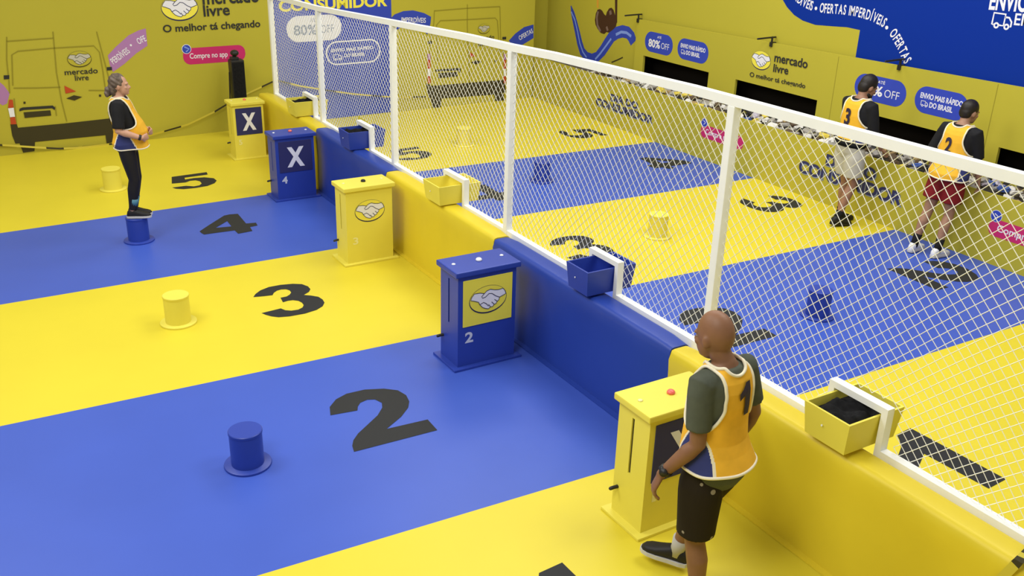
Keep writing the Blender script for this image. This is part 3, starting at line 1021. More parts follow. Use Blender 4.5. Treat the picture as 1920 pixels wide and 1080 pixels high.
# ------------------------------------------------------------------ PODIUMS
pod_labels = ['yellow podium with a navy X panel and red button beside the man with number 1', 'blue podium with a yellow handshake panel and white numeral 2', 'yellow podium with the handshake printed straight on its front',
              'blue podium with a navy X panel and white numeral 4', 'farthest yellow podium with a navy X panel in front of the loudspeaker']
POD = [((1196, 1017), 1.0, Y_PAINT, 'X', '1'), ((852.5, 700), 1.0, B_PAINT, 'H', '2'), ((648, 502), 0.96, Y_PAINT, 'H', '3'), ((518, 380), 0.94, B_PAINT, 'X', '4'), ((440, 302), 0.92, Y_PAINT, 'X', '5')]
for i, (px, sc, m, sym, num) in enumerate(POD):
    p = fl(*px)
    BWx, BD = 0.63, 0.385
    sx = [1, 1, 0.98, 0.96, 0.86][i]
    root = empty('podium', (p.x + BWx * sc * sx / 2, p.y + BD * sc / 2, 0), 0, sc)
    root.scale = (sc * sx, sc, sc)
    tag(root, pod_labels[i], 'podium', 'podiums along the left side of the barrier')
    bm = bmesh.new()
    box(bm, (-BWx / 2, -BD / 2, 0), (BWx / 2, BD / 2, 0.02), bevel=0.004)
    obj('base_plate', bm, m, root)
    W2, D2, HB = 0.265, 0.148, 0.805
    bm = bmesh.new()
    # body with a slot in its left side
    box(bm, (-W2 + 0.012, -D2, 0.02), (W2, D2, HB))
    box(bm, (-W2, -D2, 0.02), (-W2 + 0.012, -0.004, HB))
    box(bm, (-W2, 0.018, 0.02), (-W2 + 0.012, D2, HB))
    box(bm, (-W2, -0.004, 0.02), (-W2 + 0.012, 0.018, 0.36))
    box(bm, (-W2, -0.004, 0.745), (-W2 + 0.012, 0.018, HB))
    obj('body', bm, m, root)
    bm = bmesh.new()
    box(bm, (-W2 + 0.010, -0.004, 0.36), (-W2 + 0.0135, 0.018, 0.745))
    obj('slot', bm, BLACK_M, root)
    bm = bmesh.new()
    box(bm, (-W2 - 0.03, -D2 - 0.025, HB), (W2 + 0.03, D2 + 0.025, HB + 0.045), bevel=0.009)
    obj('top', bm, m, root)
    HT = HB + 0.045
    # button and two small lamps
    bm = bmesh.new()
    lathe(bm, [(0.024, 0), (0.026, 0.008), (0.024, 0.014), (0.018, 0.021), (0.008, 0.024)], 20)
    obj('button', bm, RED_B if i in (0, 3, 4) else (WHITE_B if i == 1 else D_GREY), root, True, loc=(0, 0.0, HT))
    for s in (-1, 1):
        bm = bmesh.new()
        lathe(bm, [(0.016, 0), (0.016, 0.004), (0.010, 0.008)], 16)
        obj('indicator', bm, WHITE_B if m is B_PAINT else NUM_YEL, root, True, loc=(s * 0.22, 0.015, HT))
    # front panel
    pl = Plane((0, -D2, 0), (1, 0, 0), (0, 0, 1), (0, -1, 0))
    if not (sym == 'H' and m is Y_PAINT):
        bm = bmesh.new()
        box(bm, (-0.222, -D2 - 0.006, 0.365), (0.228, -D2 + 0.001, 0.765), bevel=0.002, seg=1)
        panel = obj('front_panel', bm, NAVY if sym == 'X' else Y_BRIGHT, root)
        par = panel
    else:
        par = root
    pr = Print(pl)
    pr.n = 0.0075
    cz = 0.565
    if sym == 'X':
        for sg in (1, -1):
            pr.poly([(0.003 - sg * 0.114, cz + 0.125), (0.003 - sg * 0.050, cz + 0.125), (0.003 + sg * 0.120, cz - 0.135), (0.003 + sg * 0.056, cz - 0.135)], W_PRINT, uv=True)
            pr.up()
        pr.build('cross_symbol', par)
    else:
        if par is root: pr.n = 0.001
        pr.logo((0.003, cz + 0.01), 0.172, fill=Y_BRIGHT)
        pr.build('handshake_symbol', par)
    if num in '24':
        pr = Print(pl)
        pr.text(num, (-0.20, 0.225), (-0.125, 0.225), 0.088, NUM_GREY, 0.03, uv=True)
        pr.build('numeral', root)
    else:
        pr = Print(pl)
        pr.text(num, (-0.20, 0.225), (-0.14 if num != '1' else -0.165, 0.225), 0.075, NUM_YEL, 0.02, uv=True)
        pr.build('numeral', root)
    bm = bmesh.new()
    tube(bm, [(-W2 + 0.02, 0.10, 0.21), (-W2 - 0.03, 0.11, 0.205), (-W2 - 0.045, 0.115, 0.20)], 0.012, n=10)
    obj('cable_plug', bm, BLACK_M, root, True)

# ------------------------------------------------------------------ STOOLS
stool_labels = [((478, 891), B_PAINT, 'blue cylinder stool on the blue lane left of the big numeral 2'), ((343, 617), Y_PAINT, 'yellow cylinder stool on the yellow lane left of the big numeral 3'),
                ((267, 459), B_PAINT, 'blue cylinder stool with the woman standing on it'), ((217, 361), Y_PAINT, 'yellow cylinder stool behind the standing woman on lane 5'),
                ((879, 277), Y_PAINT, 'yellow cylinder stool behind the net on far lane 5'), ((1248, 451), Y_PAINT, 'yellow cylinder stool behind the net on lane 3'),
                ((1555, 603), B_PAINT, 'blue cylinder stool behind the net on the nearest blue lane'), ((1027, 345), B_PAINT, 'blue cylinder stool behind the net on the farther blue lane')]
bm = bmesh.new()
lathe(bm, [(0.155, 0), (0.157, 0.004), (0.155, 0.016), (0.15, 0.018)], 40)
flange_me = bmesh.new()
sproto = {}
woman_stool = None
for px, m, lab in stool_labels:
    p = fl(*px)
    root = empty('cylinder_stool', (p.x, p.y + 0.15, 0))
    tag(root, lab, 'stool', 'cylinder stools on the lanes')
    if m not in sproto:
        b1 = bmesh.new()
        lathe(b1, [(0.155, 0), (0.157, 0.004), (0.155, 0.014), (0.150, 0.017)], 40)
        a = obj('base_flange', b1, m, root, False)
        b2 = bmesh.new()
        lathe(b2, [(0.108, 0.017), (0.108, 0.245)], 40)
        c = obj('column', b2, m, root, False)
        b3 = bmesh.new()
        lathe(b3, [(0.110, 0.245), (0.112, 0.250), (0.112, 0.264), (0.108, 0.268), (0.0001, 0.268)], 40)
        d = obj('seat_disc', b3, m, root, False)
        for o in (a, c, d):
            for q in o.data.polygons: q.use_smooth = True
            o.modifiers.new('edges', 'EDGE_SPLIT').split_angle = math.radians(40)
        sproto[m] = (a, c, d)
    else:
        for o in sproto[m]:
            q = o.copy()
            q.parent = root
            C.objects.link(q)
    if 'woman standing' in lab: woman_stool = root

# ------------------------------------------------------------------ LOUDSPEAKER by the back wall
root = empty('loudspeaker', (-0.05, 9.80, 0))
tag(root, 'tall black column loudspeaker standing by the back wall behind the farthest podium', 'loudspeaker')
bm = bmesh.new()
box(bm, (-0.095, -0.09, 0.10), (0.095, 0.09, 1.13), bevel=0.012)
obj('cabinet', bm, BLACK_M, root)
bm = bmesh.new()
box(bm, (-0.085, -0.097, 0.13), (0.085, -0.088, 1.10), bevel=0.003)
obj('grille', bm, BLACK_C, root)
bm = bmesh.new()
box(bm, (-0.15, -0.12, 0.0), (0.12, 0.12, 0.025), bevel=0.004)
box(bm, (-0.03, -0.03, 0.02), (0.03, 0.03, 0.11))
obj('foot', bm, BLACK_M, root)
bm = bmesh.new()
box(bm, (-0.075, -0.06, 1.13), (0.03, 0.06, 1.17), bevel=0.006)
tube(bm, [(-0.02, 0, 1.16), (-0.02, 0, 1.20)], 0.025, n=12)
ellipsoid(bm, (-0.015, -0.01, 1.225), (0.06, 0.07, 0.045))
obj('camera_head', bm, BLACK_M, root)
bm = bmesh.new()
tube(bm, [(-0.13, 0.0, 0.02), (-0.135, 0.0, 0.5), (-0.11, 0.0, 0.95)], 0.010, n=8)
obj('cable', bm, BLACK_M, root)

# ------------------------------------------------------------------ BARRIER TAPE (striped ribbon along the back wall)
def tape(name, pts, label, w=0.026, period=0.80, duty=0.28, mats=None, normals=None):
    bm = bmesh.new()
    P = [V(p) for p in pts]
    Q = []
    for a, b in zip(P, P[1:]):
        n = max(2, int((b - a).length / 0.05))
        Q += [a + (b - a) * k / n for k in range(n)]
    Q.append(P[-1])
    dist = 0
    prev = None
    for i, q in enumerate(Q):
        if i: dist += (q - Q[i - 1]).length
        tw = 0.25 * math.sin(dist * 2.2)
        up = V((0, math.sin(tw), math.cos(tw))) * w / 2
        if normals:
            dd = (Q[min(i + 1, len(Q) - 1)] - Q[max(i - 1, 0)]).normalized()
            f_ = i / (len(Q) - 1)
            up = dd.cross(normals[0].lerp(normals[1], max(0, min(1, (f_ - 0.45) / 0.2)))).normalized() * w / 2
        cur = [bm.verts.new(q + up), bm.verts.new(q - up)]
        if prev:
            f = bm.faces.new((prev[0], cur[0], cur[1], prev[1]))
            f.material_index = 1 if (dist % period) / period < duty else 0
        prev = cur
    o = obj(name, bm, mats or [T_YEL, BUMPER])
    m = o.modifiers.new('thickness', 'SOLIDIFY')
    m.thickness = 0.0015
    return tag(o, label, 'tape')


def bk(px, py, n=0.06):
    u, v = BACK.uv(px, py)
    return BACK.to3(u, v, n)


tape('barrier_tape', [bk(-30, 268), bk(60, 274), bk(110, 277), bk(150, 275), bk(210, 268), bk(280, 252), bk(350, 232), bk(400, 208), bk(440, 184), bk(500, 156), bk(517, 148)], 'yellow and black barrier tape sagging along the back wall from the fence end leftwards')
tape('barrier_tape', [bk(519, 150), bk(560, 160), bk(610, 168), bk(660, 175), bk(720, 180), bk(760, 181), bk(800, 180)], 'yellow and black barrier tape crossing the blue banner behind the net')
FACE = Plane((-0.02, 0, 0), (0, -1, 0), (0, 0, 1), (-1, 0, 0))
tp = [FACE.to3(*FACE.uv(*q)) for q in ((1840, 1122), (1868, 1094), (1896, 1066))] + [FACE.to3(*FACE.uv(1908, 1054)) + V((0.004, 0, 0.004)), fl(1930, 1032, 0.786), fl(1950, 1010, 0.790)]
tape('barrier_tape', tp, 'short printed yellow barrier tape draped over the nearest barrier at the bottom right corner', 0.045, 0.075, 0.5, None, (V((-1, 0, 0)), V((0, 0, 1))))

# ------------------------------------------------------------------ CLIP-ON LAMP ARMS on the hatch panel's top edge
arm_labels = ['black clip arm at the far end of the hatch panel top', 'black clip arm above the handshake logo on the hatch panel', 'black clip arm below the large blue print']
for (x, y), lab in zip([(1194, 36), (1447, 80), (1687, 124)], arm_labels):
    u, v = HATCH.uv(x, y)
    yy = -u
    z = ledge_z(min(yy, 8.19))
    yy = min(yy, 8.17)
    root = empty('clip_arm', (XW, yy, z))
    tag(root, lab, 'bracket', 'black clip arms on the panel edge')
    bm = bmesh.new()
    box(bm, (-0.02, -0.022, -0.05), (0.065, 0.022, 0.012), bevel=0.004)
    obj('clamp', bm, BLACK_M, root)
    bm = bmesh.new()
    tube(bm, [(0.0, 0, 0.0), (0.0, 0, 0.075)], 0.014, n=10)
    obj('upright', bm, BLACK_M, root, True)
    bm = bmesh.new()
    tube(bm, [(0.06, 0, 0.075), (-0.10, 0, 0.073), (-0.27, 0, 0.068)], 0.012, n=10)
    obj('arm', bm, BLACK_M, root, True)

# ------------------------------------------------------------------ PACKAGES in the trough
kinds = [('grey', mat('packet_grey', (0.35, 0.33, 0.30), 0.5)), ('dark brown', mat('packet_brown', (0.10, 0.065, 0.035), 0.6)), ('white', mat('packet_white', (0.72, 0.70, 0.66), 0.5)), ('black', mat('packet_black', (0.022, 0.020, 0.018), 0.5)),
         ('tan', mat('packet_tan', (0.40, 0.28, 0.12), 0.6)), ('blue', mat('packet_blue', (0.06, 0.12, 0.42), 0.5)), ('yellow', mat('packet_yellow', (0.75, 0.60, 0.08), 0.5)), ('pale lilac', mat('packet_lilac', (0.50, 0.46, 0.55), 0.4))]
wts = [24, 17, 20, 22, 9, 3, 5, 5]
shapes = {}
rnd = random.Random(11)


def packet_mesh(ki, var):
    if (ki, var) in shapes: return shapes[(ki, var)]
    r = random.Random(ki * 10 + var)
    bm = bmesh.new()
    bmesh.ops.create_icosphere(bm, subdivisions=2, radius=1.0)
    sx, sy, sz = r.uniform(.045, .07), r.uniform(.035, .06), r.uniform(.02, .035)
    for v in bm.verts:
        c = v.co.copy()
        f = 1 + 0.22 * math.sin(c.x * 5 + var) * math.cos(c.y * 6 + ki) + r.uniform(-.08, .08)
        q = [math.copysign(abs(t) ** 0.6, t) for t in c]
        v.co = V((q[0] * sx * f, q[1] * sy * f, q[2] * sz * f))
    me = bpy.data.meshes.new('packet')
    bm.to_mesh(me)
    bm.free()
    me.materials.append(kinds[ki][1])
    shapes[(ki, var)] = me
    return me


y = 8.75
cnt = 0
bm = bmesh.new()
rows = []
while y > 0.2 and cnt < 270:
    for xo in (0.105, 0.225, 0.345, 0.44):
        if cnt >= 286: break
        ki = rnd.choices(range(8), wts)[0]
        o = bpy.data.objects.new('packet', packet_mesh(ki, rnd.randrange(3)))
        C.objects.link(o)
        hump = 0.70 if xo < 0.15 else 0.735
        o.location = (XR + xo + rnd.uniform(-.015, .015), y + rnd.uniform(-.03, .03), hump + rnd.uniform(-.008, 0.03))
        o.rotation_euler = (rnd.uniform(-.5, .5), rnd.uniform(-.5, .5), rnd.uniform(0, 6.3))
        tag(o, 'small crumpled %s packet lying in the heap along the counter trough' % kinds[ki][0], 'packet', '%s packets in the counter trough' % kinds[ki][0])
        cnt += 1
    y -= 0.122
# fill below the visible layer
bm = bmesh.new()
box(bm, (XR + 0.035, -5.9, 0.55), (XW - 0.005, 10.9, 0.665))
tag(obj('packet_fill', bm, mat('packet_heap', (0.14, 0.12, 0.10), 0.8, 0.2, 0.6, 18)), 'dim lower layer of packets in the counter trough', 'packets', kind='stuff')
#PEOPLE
# ------------------------------------------------------------------ PEOPLE
def rotm(yaw=0, pitch=0, roll=0):
    """yaw: turn to the left (+); pitch: look down (+); roll: tilt to the right (+)"""
    return Matrix.Rotation(yaw, 3, 'Z') @ Matrix.Rotation(-pitch, 3, 'X') @ Matrix.Rotation(roll, 3, 'Y')


def ik(a, c, l1, l2, pole):
    a, c, pole = V(a), V(c), V(pole)
    d = c - a
    L = min(d.length, (l1 + l2) * 0.999)
    u = d.normalized()
    x = (L * L + l1 * l1 - l2 * l2) / (2 * L)
    h = math.sqrt(max(0, l1 * l1 - x * x))
    p = pole - u * pole.dot(u)
    p.normalize()
    return a + u * x + p * h


def loft(bm, secs, n=28, power=1.0):
    """secs: (centre, x-axis vector, y-axis vector)"""
    rings = []
    for c, ax, ay in secs:
        ring = []
        for k in range(n):
            ct, st = math.cos(2 * PI * k / n), math.sin(2 * PI * k / n)
            ct, st = math.copysign(abs(ct) ** power, ct), math.copysign(abs(st) ** power, st)
            ring.append(bm.verts.new(V(c) + V(ax) * ct + V(ay) * st))
        rings.append(ring)
    for a, b in zip(rings, rings[1:]):
        for k in range(n):
            bm.faces.new((a[k], a[(k + 1) % n], b[(k + 1) % n], b[k]))
    bm.faces.new(rings[0][::-1])
    bm.faces.new(rings[-1])


def fused(name, bm, m, parent, voxel=0.008, smooth=4, factor=0.5):
    """melt the overlapping closed pieces into one continuous smooth surface"""
    bmesh.ops.recalc_face_normals(bm, faces=bm.faces)
    me = bpy.data.meshes.new(name)
    bm.to_mesh(me)
    bm.free()
    o = bpy.data.objects.new(name, me)
    C.objects.link(o)
    r = o.modifiers.new('melt', 'REMESH')
    r.mode = 'VOXEL'
    r.voxel_size = voxel
    if smooth:
        s = o.modifiers.new('smooth', 'SMOOTH')
        s.factor = factor
        s.iterations = smooth
    dg = bpy.context.evaluated_depsgraph_get()
    dg.update()
    me2 = bpy.data.meshes.new_from_object(o.evaluated_get(dg))
    bpy.data.objects.remove(o)
    bpy.data.meshes.remove(me)
    me2.name = name
    return link(name, me2, m, parent, smooth=True)


SKINS = {
    'a': mat('skin_brown', (0.235, 0.112, 0.058), 0.5, 0.35, 0.05, 20),
    'b': mat('skin_fair', (0.56, 0.31, 0.21), 0.5, 0.35, 0.05, 20),
    'c': mat('skin_tan', (0.30, 0.155, 0.095), 0.5, 0.35, 0.05, 20),
    'd': mat('skin_olive', (0.34, 0.185, 0.115), 0.5, 0.35, 0.05, 20)}
ORANGE = mat('amber_bib_mesh', (0.86, 0.47, 0.035), 0.65, 0.2, 0.06, 14)
BIBNAVY = mat('navy_bib_panel', (0.035, 0.045, 0.17), 0.65, 0.2, 0.05, 14)
BIBTRIM = mat('cream_bib_trim', (0.85, 0.78, 0.58), 0.65, 0.2)
BIBNUM = mat('bib_number_print', (0.035, 0.025, 0.05), 0.6, 0.2)
OLIVE = mat('olive_shirt', (0.085, 0.095, 0.070), 0.85, 0.15, 0.08, 18)
BLK_SHIRT = mat('black_shirt', (0.014, 0.014, 0.016), 0.8, 0.2, 0.1, 18)
BLK_TIGHT = mat('black_leggings', (0.012, 0.011, 0.013), 0.6, 0.3)
SHOE_B = mat('black_shoe', (0.016, 0.015, 0.015), 0.55, 0.3)
SHOE_W = mat('white_shoe', (0.74, 0.75, 0.78), 0.5, 0.3)
SOLE = mat('pale_sole', (0.58, 0.57, 0.54), 0.6, 0.2)
SOCK_B = mat('black_sock', (0.014, 0.014, 0.015), 0.8, 0.1)
SOCK_G = mat('pale_sock', (0.50, 0.48, 0.42), 0.8, 0.1)
HAIR_D = mat('dark_hair', (0.014, 0.010, 0.008), 0.5, 0.4, 0.3, 40)
HAIR_G = mat('ash_brown_hair', (0.115, 0.082, 0.060), 0.5, 0.4, 0.45, 26)
EYE_W = mat('eye_white', (0.20, 0.17, 0.15), 0.3, 0.5)
LIP = mat('lip', (0.34, 0.12, 0.09), 0.5, 0.3)


def patterned(name, base, spot, scale, thr):
    m = mat(name, base, 0.8, 0.15)
    nt = m.node_tree
    tc = nt.nodes.new('ShaderNodeTexCoord')
    vo = nt.nodes.new('ShaderNodeTexVoronoi')
    vo.inputs['Scale'].default_value = scale
    nt.links.new(tc.outputs['Object'], vo.inputs['Vector'])
    r = nt.nodes.new('ShaderNodeValToRGB')
    r.color_ramp.interpolation = 'CONSTANT'
    r.color_ramp.elements[0].color = (*spot, 1)
    r.color_ramp.elements[1].color = (*base, 1)
    r.color_ramp.elements[1].position = thr
    nt.links.new(vo.outputs['Distance'], r.inputs['Fac'])
    nt.links.new(r.outputs['Color'], nt.nodes['Principled BSDF'].inputs['Base Color'])
    return m


SHORTS_A = patterned('brown_black_shorts_with_specks', (0.022, 0.016, 0.010), (0.30, 0.26, 0.20), 9.0, 0.14)
SHORTS_W = mat('pale_shorts', (0.52, 0.50, 0.43), 0.8, 0.15, 0.05, 20)
SHORTS_R = mat('dark_red_shorts', (0.19, 0.010, 0.014), 0.7, 0.2, 0.1, 10)


def body_r(f):
    T = [(0, .088), (.3, .084), (.75, .064), (1, .056), (1.28, .058), (1.65, .044), (2, .036)]
    for (a, x), (b, y) in zip(T, T[1:]):
        if f <= b: return x + (y - x) * (f - a) / (b - a)
    return T[-1][1]


class Person:
    def __init__(s, loc, heading, H, skin, label, lean=0.0, belly=0.0, wide=1.0, pelvis_drop=0.0):
        s.k = H / 1.72
        s.root = empty('person', loc, heading - PI / 2)
        tag(s.root, label, 'person')
        s.skin, s.lean, s.belly, s.wide = SKINS[skin], lean, belly, wide
        s.drop = pelvis_drop
        k = s.k
        #       z     cy     rx     ry
        s.tor = [(0.80, 0.000, 0.095, 0.085), (0.86, -0.006, 0.155, 0.112), (0.93, -0.012, 0.168, 0.122), (1.00, 0.000 + belly * .3, 0.156, 0.112 + belly * .3), (1.06, 0.004 + belly * .5, 0.148, 0.104 + belly * .5),
                 (1.15, 0.004 + belly * .35, 0.155, 0.108 + belly * .35), (1.26, 0.0, 0.172, 0.116), (1.34, -0.008, 0.178, 0.108), (1.39, -0.012, 0.168, 0.092), (1.425, -0.014, 0.125, 0.074), (1.455, -0.012, 0.078, 0.062), (1.48, -0.010, 0.056, 0.056)]
        s.tor = [(z * k, cy * k, rx * k * wide, ry * k * (wide * .5 + .5)) for z, cy, rx, ry in s.tor]
        s.hipz = 0.90 * k

    def bend(s, p):
        p = V(p)
        if s.lean:
            z0 = s.hipz
            t = min(1, max(0, (p.z - z0 + 0.10) / 0.25))
            a = s.lean * t
            q = p - V((0, 0, z0))
            p = Matrix.Rotation(-a, 3, 'X') @ q + V((0, 0, z0))
        p.z -= s.drop
        return p

    def sec(s, z):
        T = s.tor
        for a, b in zip(T, T[1:]):
            if z <= b[0]:
                t = max(0, (z - a[0]) / (b[0] - a[0]))
                return [a[i] + (b[i] - a[i]) * t for i in range(1, 4)]
        return T[-1][1:]

    def torso_loft(s, bm, z0, z1, off, n=9, power=0.9):
        secs = []
        N = max(6, int((z1 - z0) / 0.03))
        for i in range(N + 1):
            z = z0 + (z1 - z0) * i / N
            cy, rx, ry = s.sec(z)
            c = s.bend((0, cy, z))
            d = s.bend((0, cy + 0.01, z)) - c
            d.normalize()
            secs.append((c, V((rx + off, 0, 0)), d * (ry + off)))
        loft(bm, secs, power=power)

    def pose(s, Lw, Rw, La, Ra, Ltoe, Rtoe, Lp=(-.3, -1, -.2), Rp=(.3, -1, -.2), kneeL=(0, 1, 0), kneeR=(0, 1, 0), Le=None, Re=None, head=(0, 0, 0), headoff=(0, 0, 0), twist=0.0):
        k = s.k
        sw = 0.178 * k * (s.wide * .6 + .4)
        tw = Matrix.Rotation(twist, 3, 'Z')
        s.sh = {-1: s.bend(tw @ V((-sw, -0.012, 1.385 * k))), 1: s.bend(tw @ V((sw, -0.012, 1.385 * k)))}
        s.wr = {-1: V(Lw), 1: V(Rw)}
        s.el = {-1: ik(s.sh[-1], Lw, 0.285 * k, 0.255 * k, Lp), 1: ik(s.sh[1], Rw, 0.285 * k, 0.255 * k, Rp)}
        if Le is not None: s.el[-1] = V(Le)
        if Re is not None: s.el[1] = V(Re)
        for sd in (-1, 1):   # keep the wrist within reach
            d = s.wr[sd] - s.el[sd]
            s.wr[sd] = s.el[sd] + d.normalized() * 0.255 * k
        s.hip = {-1: s.bend((-0.088 * k, 0, 0.87 * k)), 1: s.bend((0.088 * k, 0, 0.87 * k))}
        s.an = {-1: V(La), 1: V(Ra)}
        s.kn = {-1: ik(s.hip[-1], La, 0.405 * k, 0.392 * k, kneeL), 1: ik(s.hip[1], Ra, 0.405 * k, 0.392 * k, kneeR)}
        s.toe = {-1: V(Ltoe).normalized(), 1: V(Rtoe).normalized()}
        s.hm = rotm(*head)
        s.neck = s.bend((0, -0.012 * k, 1.45 * k))
        s.hc = s.bend((0, 0.018 * k, 1.585 * k)) + V(headoff)

    def HP(s, p):
        return s.hc + s.hm @ (V(p) * s.k)

    def hand(s, bm, sd, d, n, curl=0.5):
        """d: pointing direction, n: palm normal (towards the palm side)"""
        k = s.k
        w = s.wr[sd]
        d = V(d).normalized()
        n = V(n)
        n = (n - d * n.dot(d)).normalized()
        t = d.cross(n) * 1.0          # across the palm
        # thumb side: towards the body front for a hanging arm
        ts = 1.0 if t.dot(V((0, 1, 0))) > 0 else -1.0
        t = t * ts
        secs = []
        for f, hw, th in ((-0.01, 0.024, 0.019), (0.015, 0.030, 0.018), (0.045, 0.039, 0.016), (0.075, 0.041, 0.014), (0.092, 0.038, 0.012)):
            secs.append((w + d * f * k, t * hw * k, n * th * k))
        loft(bm, secs, n=16)
        for i, (off, L) in enumerate(((0.029, 0.070), (0.010, 0.078), (-0.010, 0.074), (-0.028, 0.058))):
            b = w + d * 0.083 * k + t * off * k
            c1 = curl * (0.7 + 0.15 * i)
            d1 = (d * math.cos(c1) + n * math.sin(c1)).normalized()
            d2 = (d * math.cos(c1 * 2.1) + n * math.sin(c1 * 2.1)).normalized()
            m1 = b + d1 * L * 0.5 * k
            m2 = m1 + d2 * L * 0.5 * k
            tube(bm, [b, m1, m2], [0.0095 * k, 0.0088 * k, 0.0075 * k], n=10)
        b = w + d * 0.02 * k + t * 0.026 * k
        d1 = (d * 0.75 + t * 0.6 + n * 0.35).normalized()
        d2 = (d * 0.95 + t * 0.1 + n * 0.4).normalized()
        m1 = b + d1 * 0.042 * k
        tube(bm, [b, m1, m1 + d2 * 0.030 * k], [0.0135 * k, 0.0105 * k, 0.0085 * k], n=10)

    def body(s, hands, voxel=0.007, ears=True):
        k = s.k
        bm = bmesh.new()
        s.torso_loft(bm, 0.80 * k, 1.48 * k, 0, power=0.95)
        # neck and head
        tube(bm, [s.neck - V((0, 0, 0.03)), s.neck, s.HP((0, -0.025, -0.06))], [0.060 * k, 0.056 * k, 0.053 * k], n=20)
        ellipsoid(bm, s.HP((0, -0.012, 0.022)), (0.076 * k, 0.098 * k, 0.112 * k), s.hm, 28)
        ellipsoid(bm, s.HP((0, 0.030, -0.040)), (0.060 * k, 0.064 * k, 0.078 * k), s.hm, 24)
        ellipsoid(bm, s.HP((0, 0.066, -0.090)), (0.026 * k, 0.024 * k, 0.022 * k), s.hm, 16)
        ellipsoid(bm, s.HP((0, 0.078, 0.022)), (0.055 * k, 0.018 * k, 0.012 * k), s.hm, 16)
        tube(bm, [s.HP((0, 0.080, 0.015)), s.HP((0, 0.098, -0.012)), s.HP((0, 0.106, -0.028))], [0.009 * k, 0.012 * k, 0.014 * k], n=12)
        for x in (-1, 1):
            ellipsoid(bm, s.HP((x * 0.013, 0.096, -0.032)), (0.010 * k, 0.011 * k, 0.008 * k), s.hm, 12)
            ellipsoid(bm, s.HP((x * 0.036, 0.066, -0.022)), (0.024 * k, 0.020 * k, 0.020 * k), s.hm, 14)
            if ears:
                R = s.hm @ Matrix.Rotation(x * -0.35, 3, 'Z')
                ellipsoid(bm, s.HP((x * 0.079, -0.008, -0.008)), (0.011 * k, 0.021 * k, 0.033 * k), R, 14)
        ellipsoid(bm, s.HP((0, 0.088, -0.058)), (0.024 * k, 0.010 * k, 0.011 * k), s.hm, 14)
        for sd in (-1, 1):
            a, e, w = s.sh[sd], s.el[sd], s.wr[sd]
            tube(bm, [a, a + (e - a) * .25, a + (e - a) * .6, e, e + (w - e) * .25, e + (w - e) * .7, w], [r * k for r in (0.058, 0.054, 0.046, 0.041, 0.043, 0.033, 0.026)], n=18)
            h, kn, an = s.hip[sd], s.kn[sd], s.an[sd]
            calf = (h - kn).normalized() + (an - kn).normalized()
            back = V((0, -0.012, 0)) * k
            tube(bm, [h, h + (kn - h) * .3, h + (kn - h) * .75, kn, kn + (an - kn) * .28 + back, kn + (an - kn) * .65 + back * .4, an], [r * k for r in (0.088, 0.084, 0.062, 0.053, 0.056, 0.042, 0.035)], n=18)
            t = s.toe[sd]
            tube(bm, [an - V((0, 0, 0.01)), an + t * 0.06 * k - V((0, 0, 0.04)) * k, an + t * 0.13 * k - V((0, 0, 0.055)) * k], [0.034 * k, 0.030 * k, 0.022 * k], n=12)
            s.hand(bm, sd, *hands[sd])
        o = fused('body', bm, s.skin, s.root, voxel, 5)
        for x in (-1, 1):
            b2 = bmesh.new()
            ellipsoid(b2, s.HP((x * 0.033, 0.0735, 0.002)), (0.012 * k, 0.009 * k, 0.007 * k), s.hm, 12)
            obj('eye', b2, EYE_W, s.root, True)
        return o

    def shirt(s, m, hem, sleeve, name='t_shirt', neck=1.45, off=0.014, sr=0.072, loose=0.0):
        k = s.k
        bm = bmesh.new()
        s.torso_loft(bm, hem * k, neck * k, off)
        if loose: s.torso_loft(bm, hem * k, 0.98 * k, loose)
        for sd in (-1, 1):
            a, e, w = s.sh[sd], s.el[sd], s.wr[sd]
            pts = [a + V((-sd * 0.05, 0, 0.005)) * k, a]
            rad = [(sr - 0.002) * k, (sr + 0.002) * k]
            n = 5
            full = (e - a).length
            tot = sleeve * full
            for i in range(1, n + 1):
                f = tot * i / n
                if f <= full: p = a + (e - a) * (f / full)
                else: p = e + (w - e) * ((f - full) / (w - e).length)
                pts.append(p)
                rad.append((sr - 0.004 * i / n) * k - (0.016 * k * max(0, f / full - .6) if sleeve > 1 else 0))
            tube(bm, pts, rad, n=20, round_ends=False)
        return fused(name, bm, m, s.root, 0.009, 3)

    def shorts(s, m, top, frac, flare=0.022, name='shorts'):
        k = s.k
        bm = bmesh.new()
        s.torso_loft(bm, 0.80 * k, top * k, 0.012)
        for sd in (-1, 1):
            h, kn, an = s.hip[sd], s.kn[sd], s.an[sd]
            pts, rad = [h + V((0, 0, 0.03))], [0.096 * k]
            NS = 12 if frac > 1.2 else 6
            for i in range(1, NS + 1):
                f = frac * i / NS
                p = h + (kn - h) * f if f <= 1 else kn + (an - kn) * (f - 1)
                pts.append(p)
                rad.append((body_r(f) + 0.008 + flare * (0.5 + 0.5 * i / NS)) * k)
                if f > 1: pts[-1] = p + V((0, -0.010, 0)) * k * max(0, 1 - abs(f - 1.3) / 0.5)
            tube(bm, pts, rad, n=22, round_ends=False)
        return fused(name, bm, m, s.root, 0.009, 3)

